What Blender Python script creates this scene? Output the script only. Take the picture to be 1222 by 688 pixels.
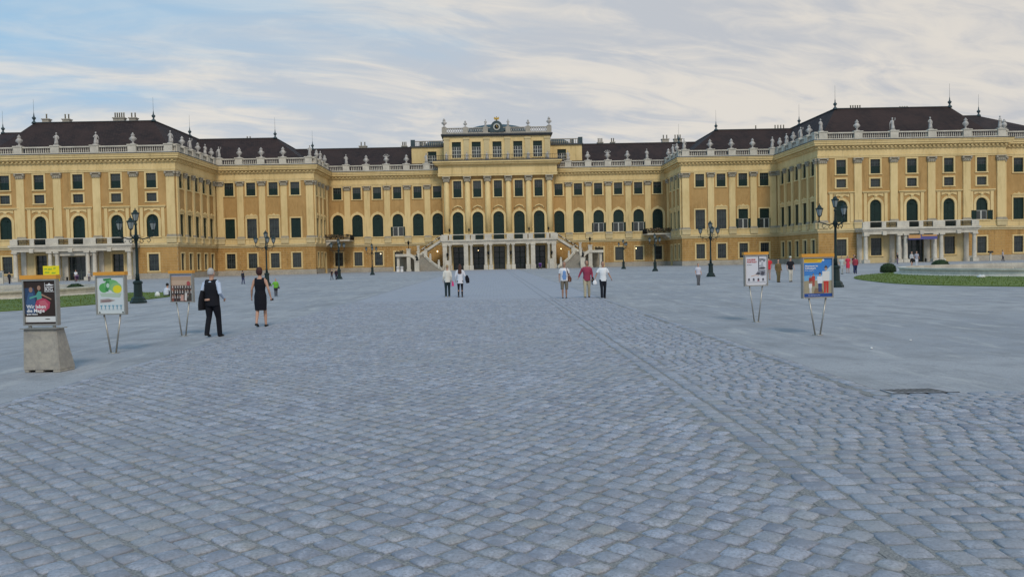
import bpy, math, random
import numpy as np
from mathutils import Vector, Matrix
random.seed(7)
rng = np.random.default_rng(7)
R = math.radians
PI = math.pi
scene = bpy.context.scene
col = scene.collection
for o in list(bpy.data.objects):
    bpy.data.objects.remove(o)

# ------------------------------------------------------------------ camera
EYE = 1.75
cam_d = bpy.data.cameras.new('camera')
cam = bpy.data.objects.new('camera', cam_d)
col.objects.link(cam)
scene.camera = cam
cam_d.sensor_width = 36.0
cam_d.lens = 36.0 * 1000 / 1222
cam_d.clip_end = 5000
cam_d.clip_start = 0.1
psi, phi, th = R(1.2759), R(1.9179), R(1.2317)
fw = Vector((math.sin(psi) * math.cos(phi), math.cos(psi) * math.cos(phi), -math.sin(phi)))
r0 = Vector((math.cos(psi), -math.sin(psi), 0))
u0 = r0.cross(fw)
rr = r0 * math.cos(th) - u0 * math.sin(th)
uu = r0 * math.sin(th) + u0 * math.cos(th)
mw = Matrix.Identity(4)
for i in range(3):
    mw[i][0] = rr[i]
    mw[i][1] = uu[i]
    mw[i][2] = -fw[i]
mw[2][3] = EYE
cam.matrix_world = mw

# ------------------------------------------------------------------ world
SUN_EL, SUN_AZ = R(42), R(172)      # azimuth clockwise from +Y (north): behind the camera, a little to the left
world = bpy.data.worlds.new('World')
scene.world = world
world.use_nodes = True
nt = world.node_tree
nt.nodes.clear()
def N(nt, t, **kw):
    n = nt.nodes.new(t)
    for k, v in kw.items():
        if k.startswith('i_'):
            n.inputs[k[2:].replace('_', ' ')].default_value = v
        else:
            setattr(n, k, v)
    return n
def mathn(nt, op, a, b=None, clamp=False):
    n = nt.nodes.new('ShaderNodeMath')
    n.operation = op
    n.use_clamp = clamp
    for i, v in enumerate((a, b)):
        if v is None:
            continue
        if isinstance(v, (int, float)):
            n.inputs[i].default_value = v
        else:
            nt.links.new(v, n.inputs[i])
    return n.outputs[0]
def mixc(nt, fac, a, b, blend='MIX'):
    n = nt.nodes.new('ShaderNodeMix')
    n.data_type = 'RGBA'
    n.blend_type = blend
    n.clamp_factor = True
    for idx, v in ((0, fac), (6, a), (7, b)):
        if isinstance(v, (int, float)):
            n.inputs[idx].default_value = v
        elif isinstance(v, (tuple, list)):
            n.inputs[idx].default_value = (v[0], v[1], v[2], 1)
        else:
            nt.links.new(v, n.inputs[idx])
    return n.outputs[2]
def maprange(nt, v, a, b, c=0.0, d=1.0, smooth=True):
    n = nt.nodes.new('ShaderNodeMapRange')
    n.interpolation_type = 'SMOOTHSTEP' if smooth else 'LINEAR'
    nt.links.new(v, n.inputs[0])
    for i, x in enumerate((a, b, c, d)):
        n.inputs[i + 1].default_value = x
    return n.outputs[0]
def noise(nt, vec, scale, detail=4, rough=0.55, dist=0.0, dims='3D'):
    n = nt.nodes.new('ShaderNodeTexNoise')
    n.noise_dimensions = dims
    n.inputs['Scale'].default_value = scale
    n.inputs['Detail'].default_value = detail
    n.inputs['Roughness'].default_value = rough
    n.inputs['Distortion'].default_value = dist
    if vec is not None:
        nt.links.new(vec, n.inputs['Vector'])
    return n.outputs[0]
tc = N(nt, 'ShaderNodeTexCoord')
sep = N(nt, 'ShaderNodeSeparateXYZ')
nt.links.new(tc.outputs['Generated'], sep.inputs[0])
zc = mathn(nt, 'ADD', mathn(nt, 'MAXIMUM', sep.outputs[2], 0.0), 0.16)
px = mathn(nt, 'DIVIDE', sep.outputs[0], zc)
py = mathn(nt, 'DIVIDE', sep.outputs[1], zc)
# cloud streaks: stretched along a direction turned a little from the x axis
ca, sa = math.cos(R(-24)), math.sin(R(-24))
qx = mathn(nt, 'ADD', mathn(nt, 'MULTIPLY', px, ca * 0.9), mathn(nt, 'MULTIPLY', py, -sa * 0.9))
qy = mathn(nt, 'ADD', mathn(nt, 'MULTIPLY', px, sa * 1.9), mathn(nt, 'MULTIPLY', py, ca * 1.9))
comb = N(nt, 'ShaderNodeCombineXYZ')
nt.links.new(qx, comb.inputs[0])
nt.links.new(qy, comb.inputs[1])
n1 = noise(nt, comb.outputs[0], 0.75, 7, 0.56, 0.6)
comb2 = N(nt, 'ShaderNodeCombineXYZ')
nt.links.new(px, comb2.inputs[0])
nt.links.new(py, comb2.inputs[1])
comb2.inputs[2].default_value = 3.3
n2 = noise(nt, comb2.outputs[0], 0.55, 3, 0.5)
n3 = noise(nt, comb.outputs[0], 2.9, 7, 0.58, 0.9)
sky = N(nt, 'ShaderNodeTexSky', sky_type='NISHITA', sun_disc=False, sun_elevation=SUN_EL, sun_rotation=SUN_AZ,
        air_density=1.0, dust_density=1.2, ozone_density=1.5)
# cloud cover grows from the north-west (upper left of the view) towards the east
az = mathn(nt, 'DIVIDE', sep.outputs[0], mathn(nt, 'ADD', mathn(nt, 'ABSOLUTE', sep.outputs[1]), 0.4))
cov = mathn(nt, 'ADD', mathn(nt, 'MULTIPLY', az, 1.5), mathn(nt, 'MULTIPLY', mathn(nt, 'SUBTRACT', 0.22, sep.outputs[2]), 3.0))
cov = mathn(nt, 'ADD', cov, mathn(nt, 'MULTIPLY', n1, 1.5))
cov = mathn(nt, 'ADD', cov, mathn(nt, 'MULTIPLY', n2, 0.6))
cover = maprange(nt, cov, 0.34, 0.92, 0.0, 0.98)
blue = (3.2, 5.6, 7.9)
skyc = mixc(nt, 0.88, sky.outputs[0], blue)
side = maprange(nt, az, -0.75, 0.5)
low = maprange(nt, sep.outputs[2], 0.02, 0.24)
lit = mixc(nt, side, (7.8, 7.5, 7.0), (7.4, 6.95, 6.35))
dim = mixc(nt, side, (5.2, 6.0, 6.9), (5.3, 5.4, 5.7))
streak = maprange(nt, mathn(nt, 'ADD', mathn(nt, 'MULTIPLY', n1, 0.55), mathn(nt, 'MULTIPLY', n3, 0.45)), 0.42, 0.59)
cl = mixc(nt, streak, dim, lit)
haze_c = mixc(nt, side, (6.5, 7.1, 7.3), (6.6, 6.4, 6.3))
cl = mixc(nt, maprange(nt, sep.outputs[2], 0.0, 0.13, 0.75, 0.0), cl, haze_c)
fin = mixc(nt, cover, skyc, cl)
bg = N(nt, 'ShaderNodeBackground')
bg.inputs['Strength'].default_value = 0.10
out = N(nt, 'ShaderNodeOutputWorld')
nt.links.new(fin, bg.inputs['Color'])
nt.links.new(bg.outputs[0], out.inputs[0])

sun_d = bpy.data.lights.new('sun', 'SUN')
sun_d.energy = 1.5
sun_d.angle = R(14)
sun_d.color = (1.0, 0.88, 0.74)
sun = bpy.data.objects.new('sun', sun_d)
col.objects.link(sun)
sv = Vector((math.sin(SUN_AZ) * math.cos(SUN_EL), math.cos(SUN_AZ) * math.cos(SUN_EL), math.sin(SUN_EL)))
sun.rotation_euler = sv.to_track_quat('Z', 'Y').to_euler()

vs = scene.view_settings
vs.view_transform = 'Standard'
vs.look = 'None'
vs.exposure = 0.0
vs.gamma = 1.0
scene.cycles.max_bounces = 5
scene.cycles.use_adaptive_sampling = True

# ------------------------------------------------------------------ materials
MATS = {}
def mat(name, color, rough=0.7, metal=0.0, emit=None, build=None, spec=0.4):
    if name in MATS:
        return MATS[name]
    m = bpy.data.materials.new(name)
    m.use_nodes = True
    t = m.node_tree
    b = t.nodes['Principled BSDF']
    b.inputs['Base Color'].default_value = (*color, 1)
    b.inputs['Roughness'].default_value = rough
    b.inputs['Metallic'].default_value = metal
    b.inputs['Specular IOR Level'].default_value = spec
    if emit:
        b.inputs['Emission Color'].default_value = (*color, 1)
        b.inputs['Emission Strength'].default_value = emit
    if build:
        build(t, b)
    MATS[name] = m
    return m
def mottled(c1, c2, scale=1.0, scale2=9.0, bump=0.0, stretch=None):
    def f(t, b):
        g = t.nodes.new('ShaderNodeNewGeometry')
        v = g.outputs['Position']
        v0 = v
        if stretch:
            mp = t.nodes.new('ShaderNodeMapping')
            mp.inputs['Scale'].default_value = stretch
            t.links.new(v, mp.inputs[0])
            v = mp.outputs[0]
        a = noise(t, v, scale, 5, 0.6)
        c = noise(t, v, scale2, 4, 0.6)
        k = mathn(t, 'ADD', mathn(t, 'MULTIPLY', a, 0.6), mathn(t, 'MULTIPLY', c, 0.4))
        k = maprange(t, k, 0.36, 0.64)
        cc = mixc(t, k, c1, c2)
        if stretch:                      # rain streaks and patched plaster
            mq = t.nodes.new('ShaderNodeMapping')
            mq.inputs['Scale'].default_value = (1.6, 1.6, 0.16)
            t.links.new(v0, mq.inputs[0])
            st = noise(t, mq.outputs[0], 1.0, 5, 0.62)
            cc = mixc(t, maprange(t, st, 0.54, 0.72, 0.0, 0.6), cc, tuple(x * 0.62 for x in c1))
            pa = noise(t, v0, 0.16, 3, 0.5)
            cc = mixc(t, maprange(t, pa, 0.52, 0.62, 0.0, 0.35), cc, tuple(min(1, x * 1.12 + .01) for x in c2))
        t.links.new(cc, b.inputs['Base Color'])
        if bump:
            bp = t.nodes.new('ShaderNodeBump')
            bp.inputs['Strength'].default_value = bump
            bp.inputs['Distance'].default_value = 0.02
            t.links.new(c, bp.inputs['Height'])
            t.links.new(bp.outputs[0], b.inputs['Normal'])
    return f
M = {}
def dm(key, name, c, rough=0.75, c2=None, sc=1.0, sc2=9.0, bump=0.0, metal=0.0, stretch=None, emit=None, spec=0.3):
    if c2 is None:
        c2 = tuple(x * 0.86 for x in c)
    M[key] = mat(name, c, rough, metal, emit, None if emit else mottled(c2, c, sc, sc2, bump, stretch), spec)
dm('ochre', 'ochre_plaster', (0.50, 0.312, 0.122), 0.85, (0.40, 0.24, 0.088), 0.35, 3.0, stretch=(1, 1, 0.35))
dm('ochre_low', 'ochre_rusticated_plaster', (0.50, 0.295, 0.100), 0.85, (0.38, 0.215, 0.066), 0.5, 2.0, 0.2, stretch=(1, 1, .6))
dm('joint', 'recessed_joint_plaster', (0.66, 0.50, 0.27), 0.9)
dm('pale', 'pale_yellow_plaster', (0.75, 0.575, 0.285), 0.8, (0.65, 0.485, 0.225), 0.4, 3.0, stretch=(1, 1, 0.3))
dm('cream', 'cream_plaster', (0.64, 0.52, 0.29), 0.8, (0.55, 0.44, 0.24), 0.4, 3.0)
dm('stone', 'pale_stone', (0.66, 0.61, 0.51), 0.8, (0.48, 0.445, 0.375), 0.8, 6.0)
dm('capital', 'grey_stone_capital', (0.42, 0.37, 0.28), 0.85, (0.30, 0.27, 0.21), 2.0, 7.0)
dm('plinth', 'weathered_plinth_stone', (0.44, 0.40, 0.33), 0.9, (0.33, 0.30, 0.25), 0.5, 4.0)
dm('statue', 'weathered_statue_stone', (0.56, 0.53, 0.49), 0.85, (0.34, 0.32, 0.30), 2.0, 9.0)
dm('flash', 'dark_lead_flashing', (0.07, 0.075, 0.08), 0.6)
dm('green', 'dark_green_paint', (0.009, 0.031, 0.025), 0.45, (0.006, 0.021, 0.018), 2, 9)
dm('slate', 'green_grey_copper_roof', (0.055, 0.085, 0.095), 0.5, (0.035, 0.06, 0.07), 0.6, 3)
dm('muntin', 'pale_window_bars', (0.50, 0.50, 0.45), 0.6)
dm('iron', 'black_wrought_iron', (0.018, 0.020, 0.020), 0.5, metal=0.3)
dm('lampgreen', 'dark_green_cast_iron', (0.020, 0.036, 0.034), 0.45, metal=0.3)
dm('gold', 'gilded_metal', (0.55, 0.36, 0.08), 0.4, metal=0.8)
dm('alu', 'brushed_aluminium', (0.42, 0.40, 0.36), 0.4, metal=0.7)
dm('orange', 'orange_header_panel', (0.72, 0.33, 0.05), 0.5)
dm('concrete', 'grey_concrete', (0.40, 0.37, 0.31), 0.9, (0.27, 0.255, 0.23), 3.0, 14.0, 0.3)
dm('hedge', 'box_hedge_leaf', (0.035, 0.065, 0.022), 0.8, (0.016, 0.032, 0.012), 3, 20)
dm('grass', 'mown_grass', (0.125, 0.175, 0.032), 0.9, (0.085, 0.125, 0.024), 0.4, 5)
dm('soil', 'dark_soil', (0.06, 0.05, 0.035), 0.95)
dm('flower', 'balcony_flowers', (0.14, 0.075, 0.05), 0.9, (0.05, 0.065, 0.03), 5, 16)
dm('rubber', 'black_rubber', (0.02, 0.02, 0.02), 0.7)
M['lampglow'] = mat('warm_lit_bulb', (1.0, 0.75, 0.4), 0.5, emit=5.0)
def glass_b(t, b):
    g = t.nodes.new('ShaderNodeTexCoord')
    n = noise(t, g.outputs['Object'], 0.9, 3, 0.5)
    oi = t.nodes.new('ShaderNodeObjectInfo')
    c = mixc(t, maprange(t, n, 0.35, 0.65), (0.010, 0.016, 0.020), (0.035, 0.045, 0.05))
    t.links.new(mixc(t, maprange(t, oi.outputs['Random'], 0.6, 1.0, 0.0, 0.7), c, (0.055, 0.062, 0.058)), b.inputs['Base Color'])
M['glass'] = mat('dark_window_glass', (0.02, 0.03, 0.035), 0.12, build=glass_b, spec=0.5)
M['lampglass'] = mat('frosted_lantern_glass', (0.24, 0.27, 0.27), 0.12, spec=0.6)
def roof_b(t, b):
    g = t.nodes.new('ShaderNodeTexCoord')
    br = t.nodes.new('ShaderNodeTexBrick')
    sx = t.nodes.new('ShaderNodeSeparateXYZ')
    t.links.new(g.outputs['Object'], sx.inputs[0])
    cx = t.nodes.new('ShaderNodeCombineXYZ')
    t.links.new(mathn(t, 'ADD', sx.outputs[0], sx.outputs[1]), cx.inputs[0])
    t.links.new(sx.outputs[2], cx.inputs[1])
    t.links.new(cx.outputs[0], br.inputs['Vector'])
    br.inputs['Scale'].default_value = 1.0
    br.inputs['Brick Width'].default_value = 0.45
    br.inputs['Row Height'].default_value = 0.26
    br.inputs['Mortar Size'].default_value = 0.02
    br.inputs['Color1'].default_value = (0.030, 0.021, 0.021, 1)
    br.inputs['Color2'].default_value = (0.048, 0.032, 0.029, 1)
    br.inputs['Mortar'].default_value = (0.012, 0.010, 0.010, 1)
    n = noise(t, g.outputs['Object'], 0.25, 5, 0.6)
    t.links.new(mixc(t, maprange(t, n, 0.4, 0.65, 0.0, 0.6), br.outputs[0], (0.055, 0.034, 0.030)), b.inputs['Base Color'])
M['roof'] = mat('brown_shingle_roof', (0.04, 0.03, 0.03), 0.8, build=roof_b, spec=0.2)
def ground_b(t, b):
    g = t.nodes.new('ShaderNodeTexCoord')
    v = g.outputs['Object']
    big = noise(t, v, 0.09, 6, 0.62)
    mid = noise(t, v, 0.9, 6, 0.7)
    fine = noise(t, v, 38, 3, 0.7)
    grain = noise(t, v, 140, 2, 0.7)
    c = mixc(t, maprange(t, big, 0.35, 0.65), (0.31, 0.325, 0.36), (0.43, 0.43, 0.445))
    c = mixc(t, maprange(t, mid, 0.42, 0.7, 0, 0.85), c, (0.25, 0.255, 0.27))
    c = mixc(t, maprange(t, fine, 0.35, 0.68, 0.0, 0.62), c, (0.22, 0.225, 0.235))
    c = mixc(t, maprange(t, grain, 0.55, 0.75, 0.0, 0.6), c, (0.50, 0.49, 0.46))
    mp = t.nodes.new('ShaderNodeMapping')
    mp.inputs['Scale'].default_value = (3.0, 0.5, 1.0)
    mp.inputs['Rotation'].default_value = (0, 0, R(12))
    t.links.new(v, mp.inputs[0])
    tr = noise(t, mp.outputs[0], 0.8, 5, 0.65)
    c = mixc(t, maprange(t, tr, 0.52, 0.68, 0.0, 0.7), c, (0.45, 0.445, 0.44))
    tr2 = noise(t, mp.outputs[0], 0.33, 6, 0.7)
    c = mixc(t, maprange(t, tr2, 0.50, 0.66, 0.0, 0.6), c, (0.235, 0.24, 0.25))
    sp = noise(t, v, 9.0, 3, 0.6)
    c = mixc(t, maprange(t, sp, 0.58, 0.70, 0.0, 0.6), c, (0.21, 0.21, 0.215))
    t.links.new(c, b.inputs['Base Color'])
    bp = t.nodes.new('ShaderNodeBump')
    bp.inputs['Strength'].default_value = 0.7
    bp.inputs['Distance'].default_value = 0.012
    t.links.new(fine, bp.inputs['Height'])
    t.links.new(bp.outputs[0], b.inputs['Normal'])
M['ground'] = mat('fine_gravel_ground', (0.25, 0.25, 0.25), 0.9, build=ground_b, spec=0.2)
def cobble_b(t, b):
    geo = t.nodes.new('ShaderNodeNewGeometry')
    oi = t.nodes.new('ShaderNodeObjectInfo')
    g = t.nodes.new('ShaderNodeTexCoord')
    pos = geo.outputs['Position']
    r = mathn(t, 'FRACT', mathn(t, 'ADD', geo.outputs['Random Per Island'], mathn(t, 'MULTIPLY', oi.outputs['Random'], 7.31)))
    ramp = t.nodes.new('ShaderNodeValToRGB')
    cr = ramp.color_ramp
    cr.elements[0].position = 0.0
    cr.elements[0].color = (0.21, 0.225, 0.275, 1)
    cr.elements[1].position = 1.0
    cr.elements[1].color = (0.38, 0.40, 0.465, 1)
    for p, c in ((0.3, (0.265, 0.28, 0.33)), (0.5, (0.30, 0.31, 0.34)), (0.7, (0.305, 0.325, 0.385)), (0.82, (0.32, 0.315, 0.31)), (0.9, (0.335, 0.36, 0.42))):
        e = cr.elements.new(p)
        e.color = (*c, 1)
    t.links.new(r, ramp.inputs[0])
    n = noise(t, pos, 42, 5, 0.75)
    big = noise(t, pos, 0.45, 4, 0.6)
    wear = noise(t, pos, 9, 4, 0.65)
    c = mixc(t, maprange(t, wear, 0.46, 0.66, 0, 0.60), ramp.outputs[0], (0.46, 0.47, 0.53))
    c = mixc(t, maprange(t, n, 0.42, 0.66, 0, 0.75), c, (0.185, 0.19, 0.21))
    c = mixc(t, maprange(t, big, 0.42, 0.62, 0, 0.35), c, (0.26, 0.27, 0.29))
    t.links.new(c, b.inputs['Base Color'])
    bp = t.nodes.new('ShaderNodeBump')
    bp.inputs['Strength'].default_value = 0.6
    bp.inputs['Distance'].default_value = 0.006
    t.links.new(n, bp.inputs['Height'])
    t.links.new(bp.outputs[0], b.inputs['Normal'])
M['cobble'] = mat('grey_granite_cobble', (0.25, 0.26, 0.28), 0.75, build=cobble_b, spec=0.35)
def sand_b(t, b):
    g = t.nodes.new('ShaderNodeTexCoord')
    f = noise(t, g.outputs['Object'], 60, 3, 0.7)
    t.links.new(mixc(t, maprange(t, f, 0.3, 0.7), (0.15, 0.152, 0.16), (0.31, 0.305, 0.29)), b.inputs['Base Color'])
M['sand'] = mat('joint_sand', (0.15, 0.15, 0.14), 0.95, build=sand_b, spec=0.1)
def far_b(t, b):
    g = t.nodes.new('ShaderNodeTexCoord')
    mp = t.nodes.new('ShaderNodeMapping')
    mp.inputs['Scale'].default_value = (1.0, 1.0, 1.0)
    t.links.new(g.outputs['Object'], mp.inputs[0])
    br = t.nodes.new('ShaderNodeTexBrick')
    t.links.new(mp.outputs[0], br.inputs['Vector'])
    br.inputs['Scale'].default_value = 1.0
    br.inputs['Brick Width'].default_value = 0.36
    br.inputs['Row Height'].default_value = 0.36
    br.inputs['Mortar Size'].default_value = 0.015
    br.inputs['Color1'].default_value = (0.31, 0.325, 0.37, 1)
    br.inputs['Color2'].default_value = (0.35, 0.365, 0.41, 1)
    br.inputs['Mortar'].default_value = (0.26, 0.265, 0.29, 1)
    big = noise(t, g.outputs['Object'], 0.2, 5, 0.6)
    t.links.new(mixc(t, maprange(t, big, 0.4, 0.65, 0, 0.5), br.outputs[0], (0.34, 0.345, 0.375)), b.inputs['Base Color'])
M['farpath'] = mat('distant_paving', (0.25, 0.26, 0.28), 0.85, build=far_b, spec=0.2)
def flat(name, c, rough=0.7, spec=0.3):
    return mat(name, c, rough, spec=spec)

# ------------------------------------------------------------------ mesh helpers
def tag(o, label=None, cat=None, group=None, kind=None):
    if label: o['label'] = label
    if cat: o['category'] = cat
    if group: o['group'] = group
    if kind: o['kind'] = kind
    return o
def empty(name, loc=(0, 0, 0), rz=0.0, label=None, cat=None, group=None, parent=None):
    o = bpy.data.objects.new(name, None)
    o.location = loc
    o.rotation_euler = (0, 0, rz)
    o.empty_display_size = 0.3
    col.objects.link(o)
    if parent: o.parent = parent
    return tag(o, label, cat, group)
def link(name, me, parent=None, loc=(0, 0, 0), rz=0.0, kind=None):
    o = bpy.data.objects.new(name, me)
    o.location = loc
    o.rotation_euler = (0, 0, rz)
    col.objects.link(o)
    if parent: o.parent = parent
    if kind: o['kind'] = kind
    return o
class MB:
    def __init__(self):
        self.v, self.f, self.m, self.sm = [], [], [], []
        self.cm = 0
    def add(self, vs, fs, m=None, smooth=False):
        k = len(self.v)
        self.v.extend([tuple(p) for p in vs])
        for f in fs:
            self.f.append(tuple(k + i for i in f))
            self.m.append(self.cm if m is None else m)
            self.sm.append(smooth)
        return self
    def box(self, x0, x1, y0, y1, z0, z1, m=None):
        return self.add([(x0, y0, z0), (x1, y0, z0), (x1, y1, z0), (x0, y1, z0), (x0, y0, z1), (x1, y0, z1), (x1, y1, z1), (x0, y1, z1)],
                        [(0, 3, 2, 1), (4, 5, 6, 7), (0, 1, 5, 4), (1, 2, 6, 5), (2, 3, 7, 6), (3, 0, 4, 7)], m)
    def frust(self, x0, x1, y0, y1, z0, X0, X1, Y0, Y1, z1, m=None):
        return self.add([(x0, y0, z0), (x1, y0, z0), (x1, y1, z0), (x0, y1, z0), (X0, Y0, z1), (X1, Y0, z1), (X1, Y1, z1), (X0, Y1, z1)],
                        [(0, 3, 2, 1), (4, 5, 6, 7), (0, 1, 5, 4), (1, 2, 6, 5), (2, 3, 7, 6), (3, 0, 4, 7)], m)
    def lathe(self, prof, n=12, cx=0, cy=0, m=None, smooth=True, ph=0.0):
        vs = []
        for (r, z) in prof:
            for i in range(n):
                a = 2 * PI * i / n + ph
                vs.append((cx + r * math.cos(a), cy + r * math.sin(a), z))
        fs = []
        for j in range(len(prof) - 1):
            for i in range(n):
                a, b = j * n + i, j * n + (i + 1) % n
                fs.append((a, b, b + n, a + n))
        fs.append(tuple(reversed(range(n))))
        fs.append(tuple(range((len(prof) - 1) * n, len(prof) * n)))
        return self.add(vs, fs, m, smooth)
    def tube(self, pts, rad, n=8, m=None, smooth=True):
        pts = [Vector(p) for p in pts]
        L = len(pts)
        if isinstance(rad, (int, float)):
            rad = [rad] * L
        rad = [(r, r) if isinstance(r, (int, float)) else r for r in rad]
        vs = []
        for i, p in enumerate(pts):
            d = (pts[min(i + 1, L - 1)] - pts[max(i - 1, 0)]).normalized()
            ref = Vector((1, 0, 0)) if abs(d.x) < 0.8 else Vector((0, 1, 0))
            u = (ref - d * d.dot(ref)).normalized()
            w = d.cross(u)
            for k in range(n):
                a = 2 * PI * k / n
                vs.append(p + u * (rad[i][0] * math.cos(a)) + w * (rad[i][1] * math.sin(a)))
        fs = []
        for j in range(L - 1):
            for k in range(n):
                a, b = j * n + k, j * n + (k + 1) % n
                fs.append((a, b, b + n, a + n))
        fs.append(tuple(reversed(range(n))))
        fs.append(tuple(range((L - 1) * n, L * n)))
        return self.add(vs, fs, m, smooth)
    def ball(self, c, r, n=10, k=6, m=None):
        if isinstance(r, (int, float)): r = (r, r, r)
        vs, fs = [], []
        for j in range(1, k):
            t = PI * j / k
            for i in range(n):
                a = 2 * PI * i / n
                vs.append((c[0] + r[0] * math.sin(t) * math.cos(a), c[1] + r[1] * math.sin(t) * math.sin(a), c[2] - r[2] * math.cos(t)))
        b = len(vs)
        vs += [(c[0], c[1], c[2] - r[2]), (c[0], c[1], c[2] + r[2])]
        for j in range(k - 2):
            for i in range(n):
                a, d = j * n + i, j * n + (i + 1) % n
                fs.append((a, d, d + n, a + n))
        for i in range(n):
            fs.append((b, (i + 1) % n, i))
            fs.append((b + 1, (k - 2) * n + i, (k - 2) * n + (i + 1) % n))
        return self.add(vs, fs, m, True)
    def prism(self, poly, y0, y1, m=None):            # polygon in x,z extruded along y
        n = len(poly)
        vs = [(p[0], y0, p[1]) for p in poly] + [(p[0], y1, p[1]) for p in poly]
        fs = [tuple(range(n)), tuple(reversed(range(n, 2 * n)))]
        for i in range(n):
            j = (i + 1) % n
            fs.append((i, i + n, j + n, j))
        return self.add(vs, fs, m)
    def xf(self, rz=0, t=(0, 0, 0), start=0):
        c, s = math.cos(rz), math.sin(rz)
        for i in range(start, len(self.v)):
            x, y, z = self.v[i]
            self.v[i] = (c * x - s * y + t[0], s * x + c * y + t[1], z + t[2])
        return self
    def mesh(self, name, mats):
        me = bpy.data.meshes.new(name)
        me.from_pydata(self.v, [], self.f)
        if not isinstance(mats, (list, tuple)): mats = [mats]
        for x in mats: me.materials.append(M[x] if isinstance(x, str) else x)
        me.polygons.foreach_set('material_index', self.m)
        me.polygons.foreach_set('use_smooth', self.sm)
        me.update()
        return me
    def build(self, name, mats, parent=None, loc=(0, 0, 0), rz=0.0, kind=None):
        return link(name, self.mesh(name, mats), parent, loc, rz, kind)

# ------------------------------------------------------------------ ground, path, cobbles
gm = MB()
gm.add([(-1500, -300, 0), (1500, -300, 0), (1500, 2500, 0), (-1500, 2500, 0)], [(0, 1, 2, 3)])
tag(gm.build('ground', 'ground'), kind='structure')
PX0, PX1, BAND = -6.4, 4.8, 2.50
CROSS_Y = 10.0
YF = 37.5
pm = MB()
pm.add([(PX0, YF, 0.004), (PX1, YF, 0.004), (PX1, 166, 0.004), (PX0, 166, 0.004)], [(0, 1, 2, 3)])
path_far = tag(pm.build('paved_path', 'farpath'), kind='structure')
# faint edging and gutter lines of the distant path
lm = MB()
for x in (PX0, BAND - 0.2, BAND + 0.2, PX1):
    lm.box(x - 0.04, x + 0.04, YF, 166, 0.0, 0.010)
lm.box(-6.4, 4.8, 37.5, 37.9, 0.0, 0.011)
lm.build('edging_strip', flat('edging_stone', (.27, .28, .31), .9), path_far)
sm_ = MB()
sm_.add([(-16, -2, 0.012), (16, -2, 0.012), (16, CROSS_Y, 0.012), (-16, CROSS_Y, 0.012)], [(0, 1, 2, 3)])
sm_.add([(PX0, CROSS_Y, 0.012), (PX1, CROSS_Y, 0.012), (PX1, YF, 0.012), (PX0, YF, 0.012)], [(0, 1, 2, 3)])
for xa, xb in ((BAND - .30, BAND + .32), (PX1 - .28, PX1 + .04), (PX0 - .1, PX0 + .22)):
    sm_.add([(xa, 0 if xa > 0 and xa < 3 else CROSS_Y, 0.0155), (xb, 0 if xa > 0 and xa < 3 else CROSS_Y, 0.0155), (xb, YF, 0.0155), (xa, YF, 0.0155)], [(0, 1, 2, 3)])
path = tag(sm_.build('cobbled_path', 'sand'), kind='structure')

def stone_variant(w, l, seed):
    """unit cobble: 4 base corners, 4 shoulder corners, 4 inset top corners, domed centre"""
    g = np.random.default_rng(seed)
    h = 0.021
    j = 0.013
    c = np.array([[-w / 2, -l / 2], [w / 2, -l / 2], [w / 2, l / 2], [-w / 2, l / 2]])
    c = c + g.uniform(-j, j, (4, 2))
    ch = 0.012
    mids = (c + np.roll(c, -1, 0)) / 2 + g.uniform(-0.004, 0.004, (4, 2))
    ring = np.empty((8, 2)); 
    cen = c.mean(0)
    ring[0::2] = cen + (c - cen) * g.uniform(0.88, 0.97)
    ring[1::2] = mids
    ring = cen + (ring - cen) * g.uniform(0.94, 1.03)
    tilt = g.uniform(-0.05, 0.05, 2)
    def lay(k, z):
        r = cen + (ring - cen) * k
        return np.column_stack([r, np.full(8, z) + (r @ tilt if z > 0 else 0)])
    v = np.vstack([lay(1.0, 0.0), lay(1.0, h - ch), lay(0.86, h - 0.002), [[cen[0], cen[1], h + 0.005]]])
    f = []
    for a in (0, 8):
        for i in range(8):
            k = (i + 1) % 8
            f.append((a + i, a + k, a + 8 + k, a + 8 + i))
    for i in range(8):
        f.append((16 + i, 16 + (i + 1) % 8, 24))
    return v, f
SZ, GAP = 0.182, 0.013
VAR = [stone_variant(SZ - GAP, SZ - GAP, i) for i in range(24)]
VAR_R = [stone_variant(0.205 - GAP, 0.158 - GAP, 100 + i) for i in range(12)]
VAR_E = [stone_variant(0.205, 0.225, 200 + i) for i in range(8)]
places = []       # kind, x, y, rot
def inside_main(x, y):
    return PX0 + 0.10 < x < BAND - 0.235 and 1.2 < y < YF
a45 = R(45)
for i in range(-60, 290):
    off = random.uniform(-.01, .01)
    for j in range(-240, 260):
        u = i * SZ + off
        v = j * SZ + (0.5 * SZ * ((i * 7) % 5) / 5.0)
        wob = 0.03 * math.sin(v * 0.7) 
        x = (u + wob) * math.cos(a45) - v * math.sin(a45)
        y = (u + wob) * math.sin(a45) + v * math.cos(a45)
        if inside_main(x, y):
            places.append((0, x + random.gauss(0, .005), y + random.gauss(0, .005), a45 + random.gauss(0, 0.06)))
y = 1.2
row = 0
while y < YF:
    x1 = PX1 - 0.17 if y > CROSS_Y else 9.5
    x = BAND + 0.24 + random.uniform(0, .11)
    while x < x1 - 0.05:
        places.append((1, x + random.uniform(-.006, .006), y + random.uniform(-.012, .012), random.gauss(0, 0.05)))
        x += random.uniform(0.194, 0.214)
    if y < CROSS_Y:
        x = PX0 - (row % 2) * 0.11
        while x > -9.5:
            places.append((1, x, y + random.uniform(-.008, .008), random.gauss(0, 0.03)))
            x -= 0.205
    y += 0.158
    row += 1
y = 1.2
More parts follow.
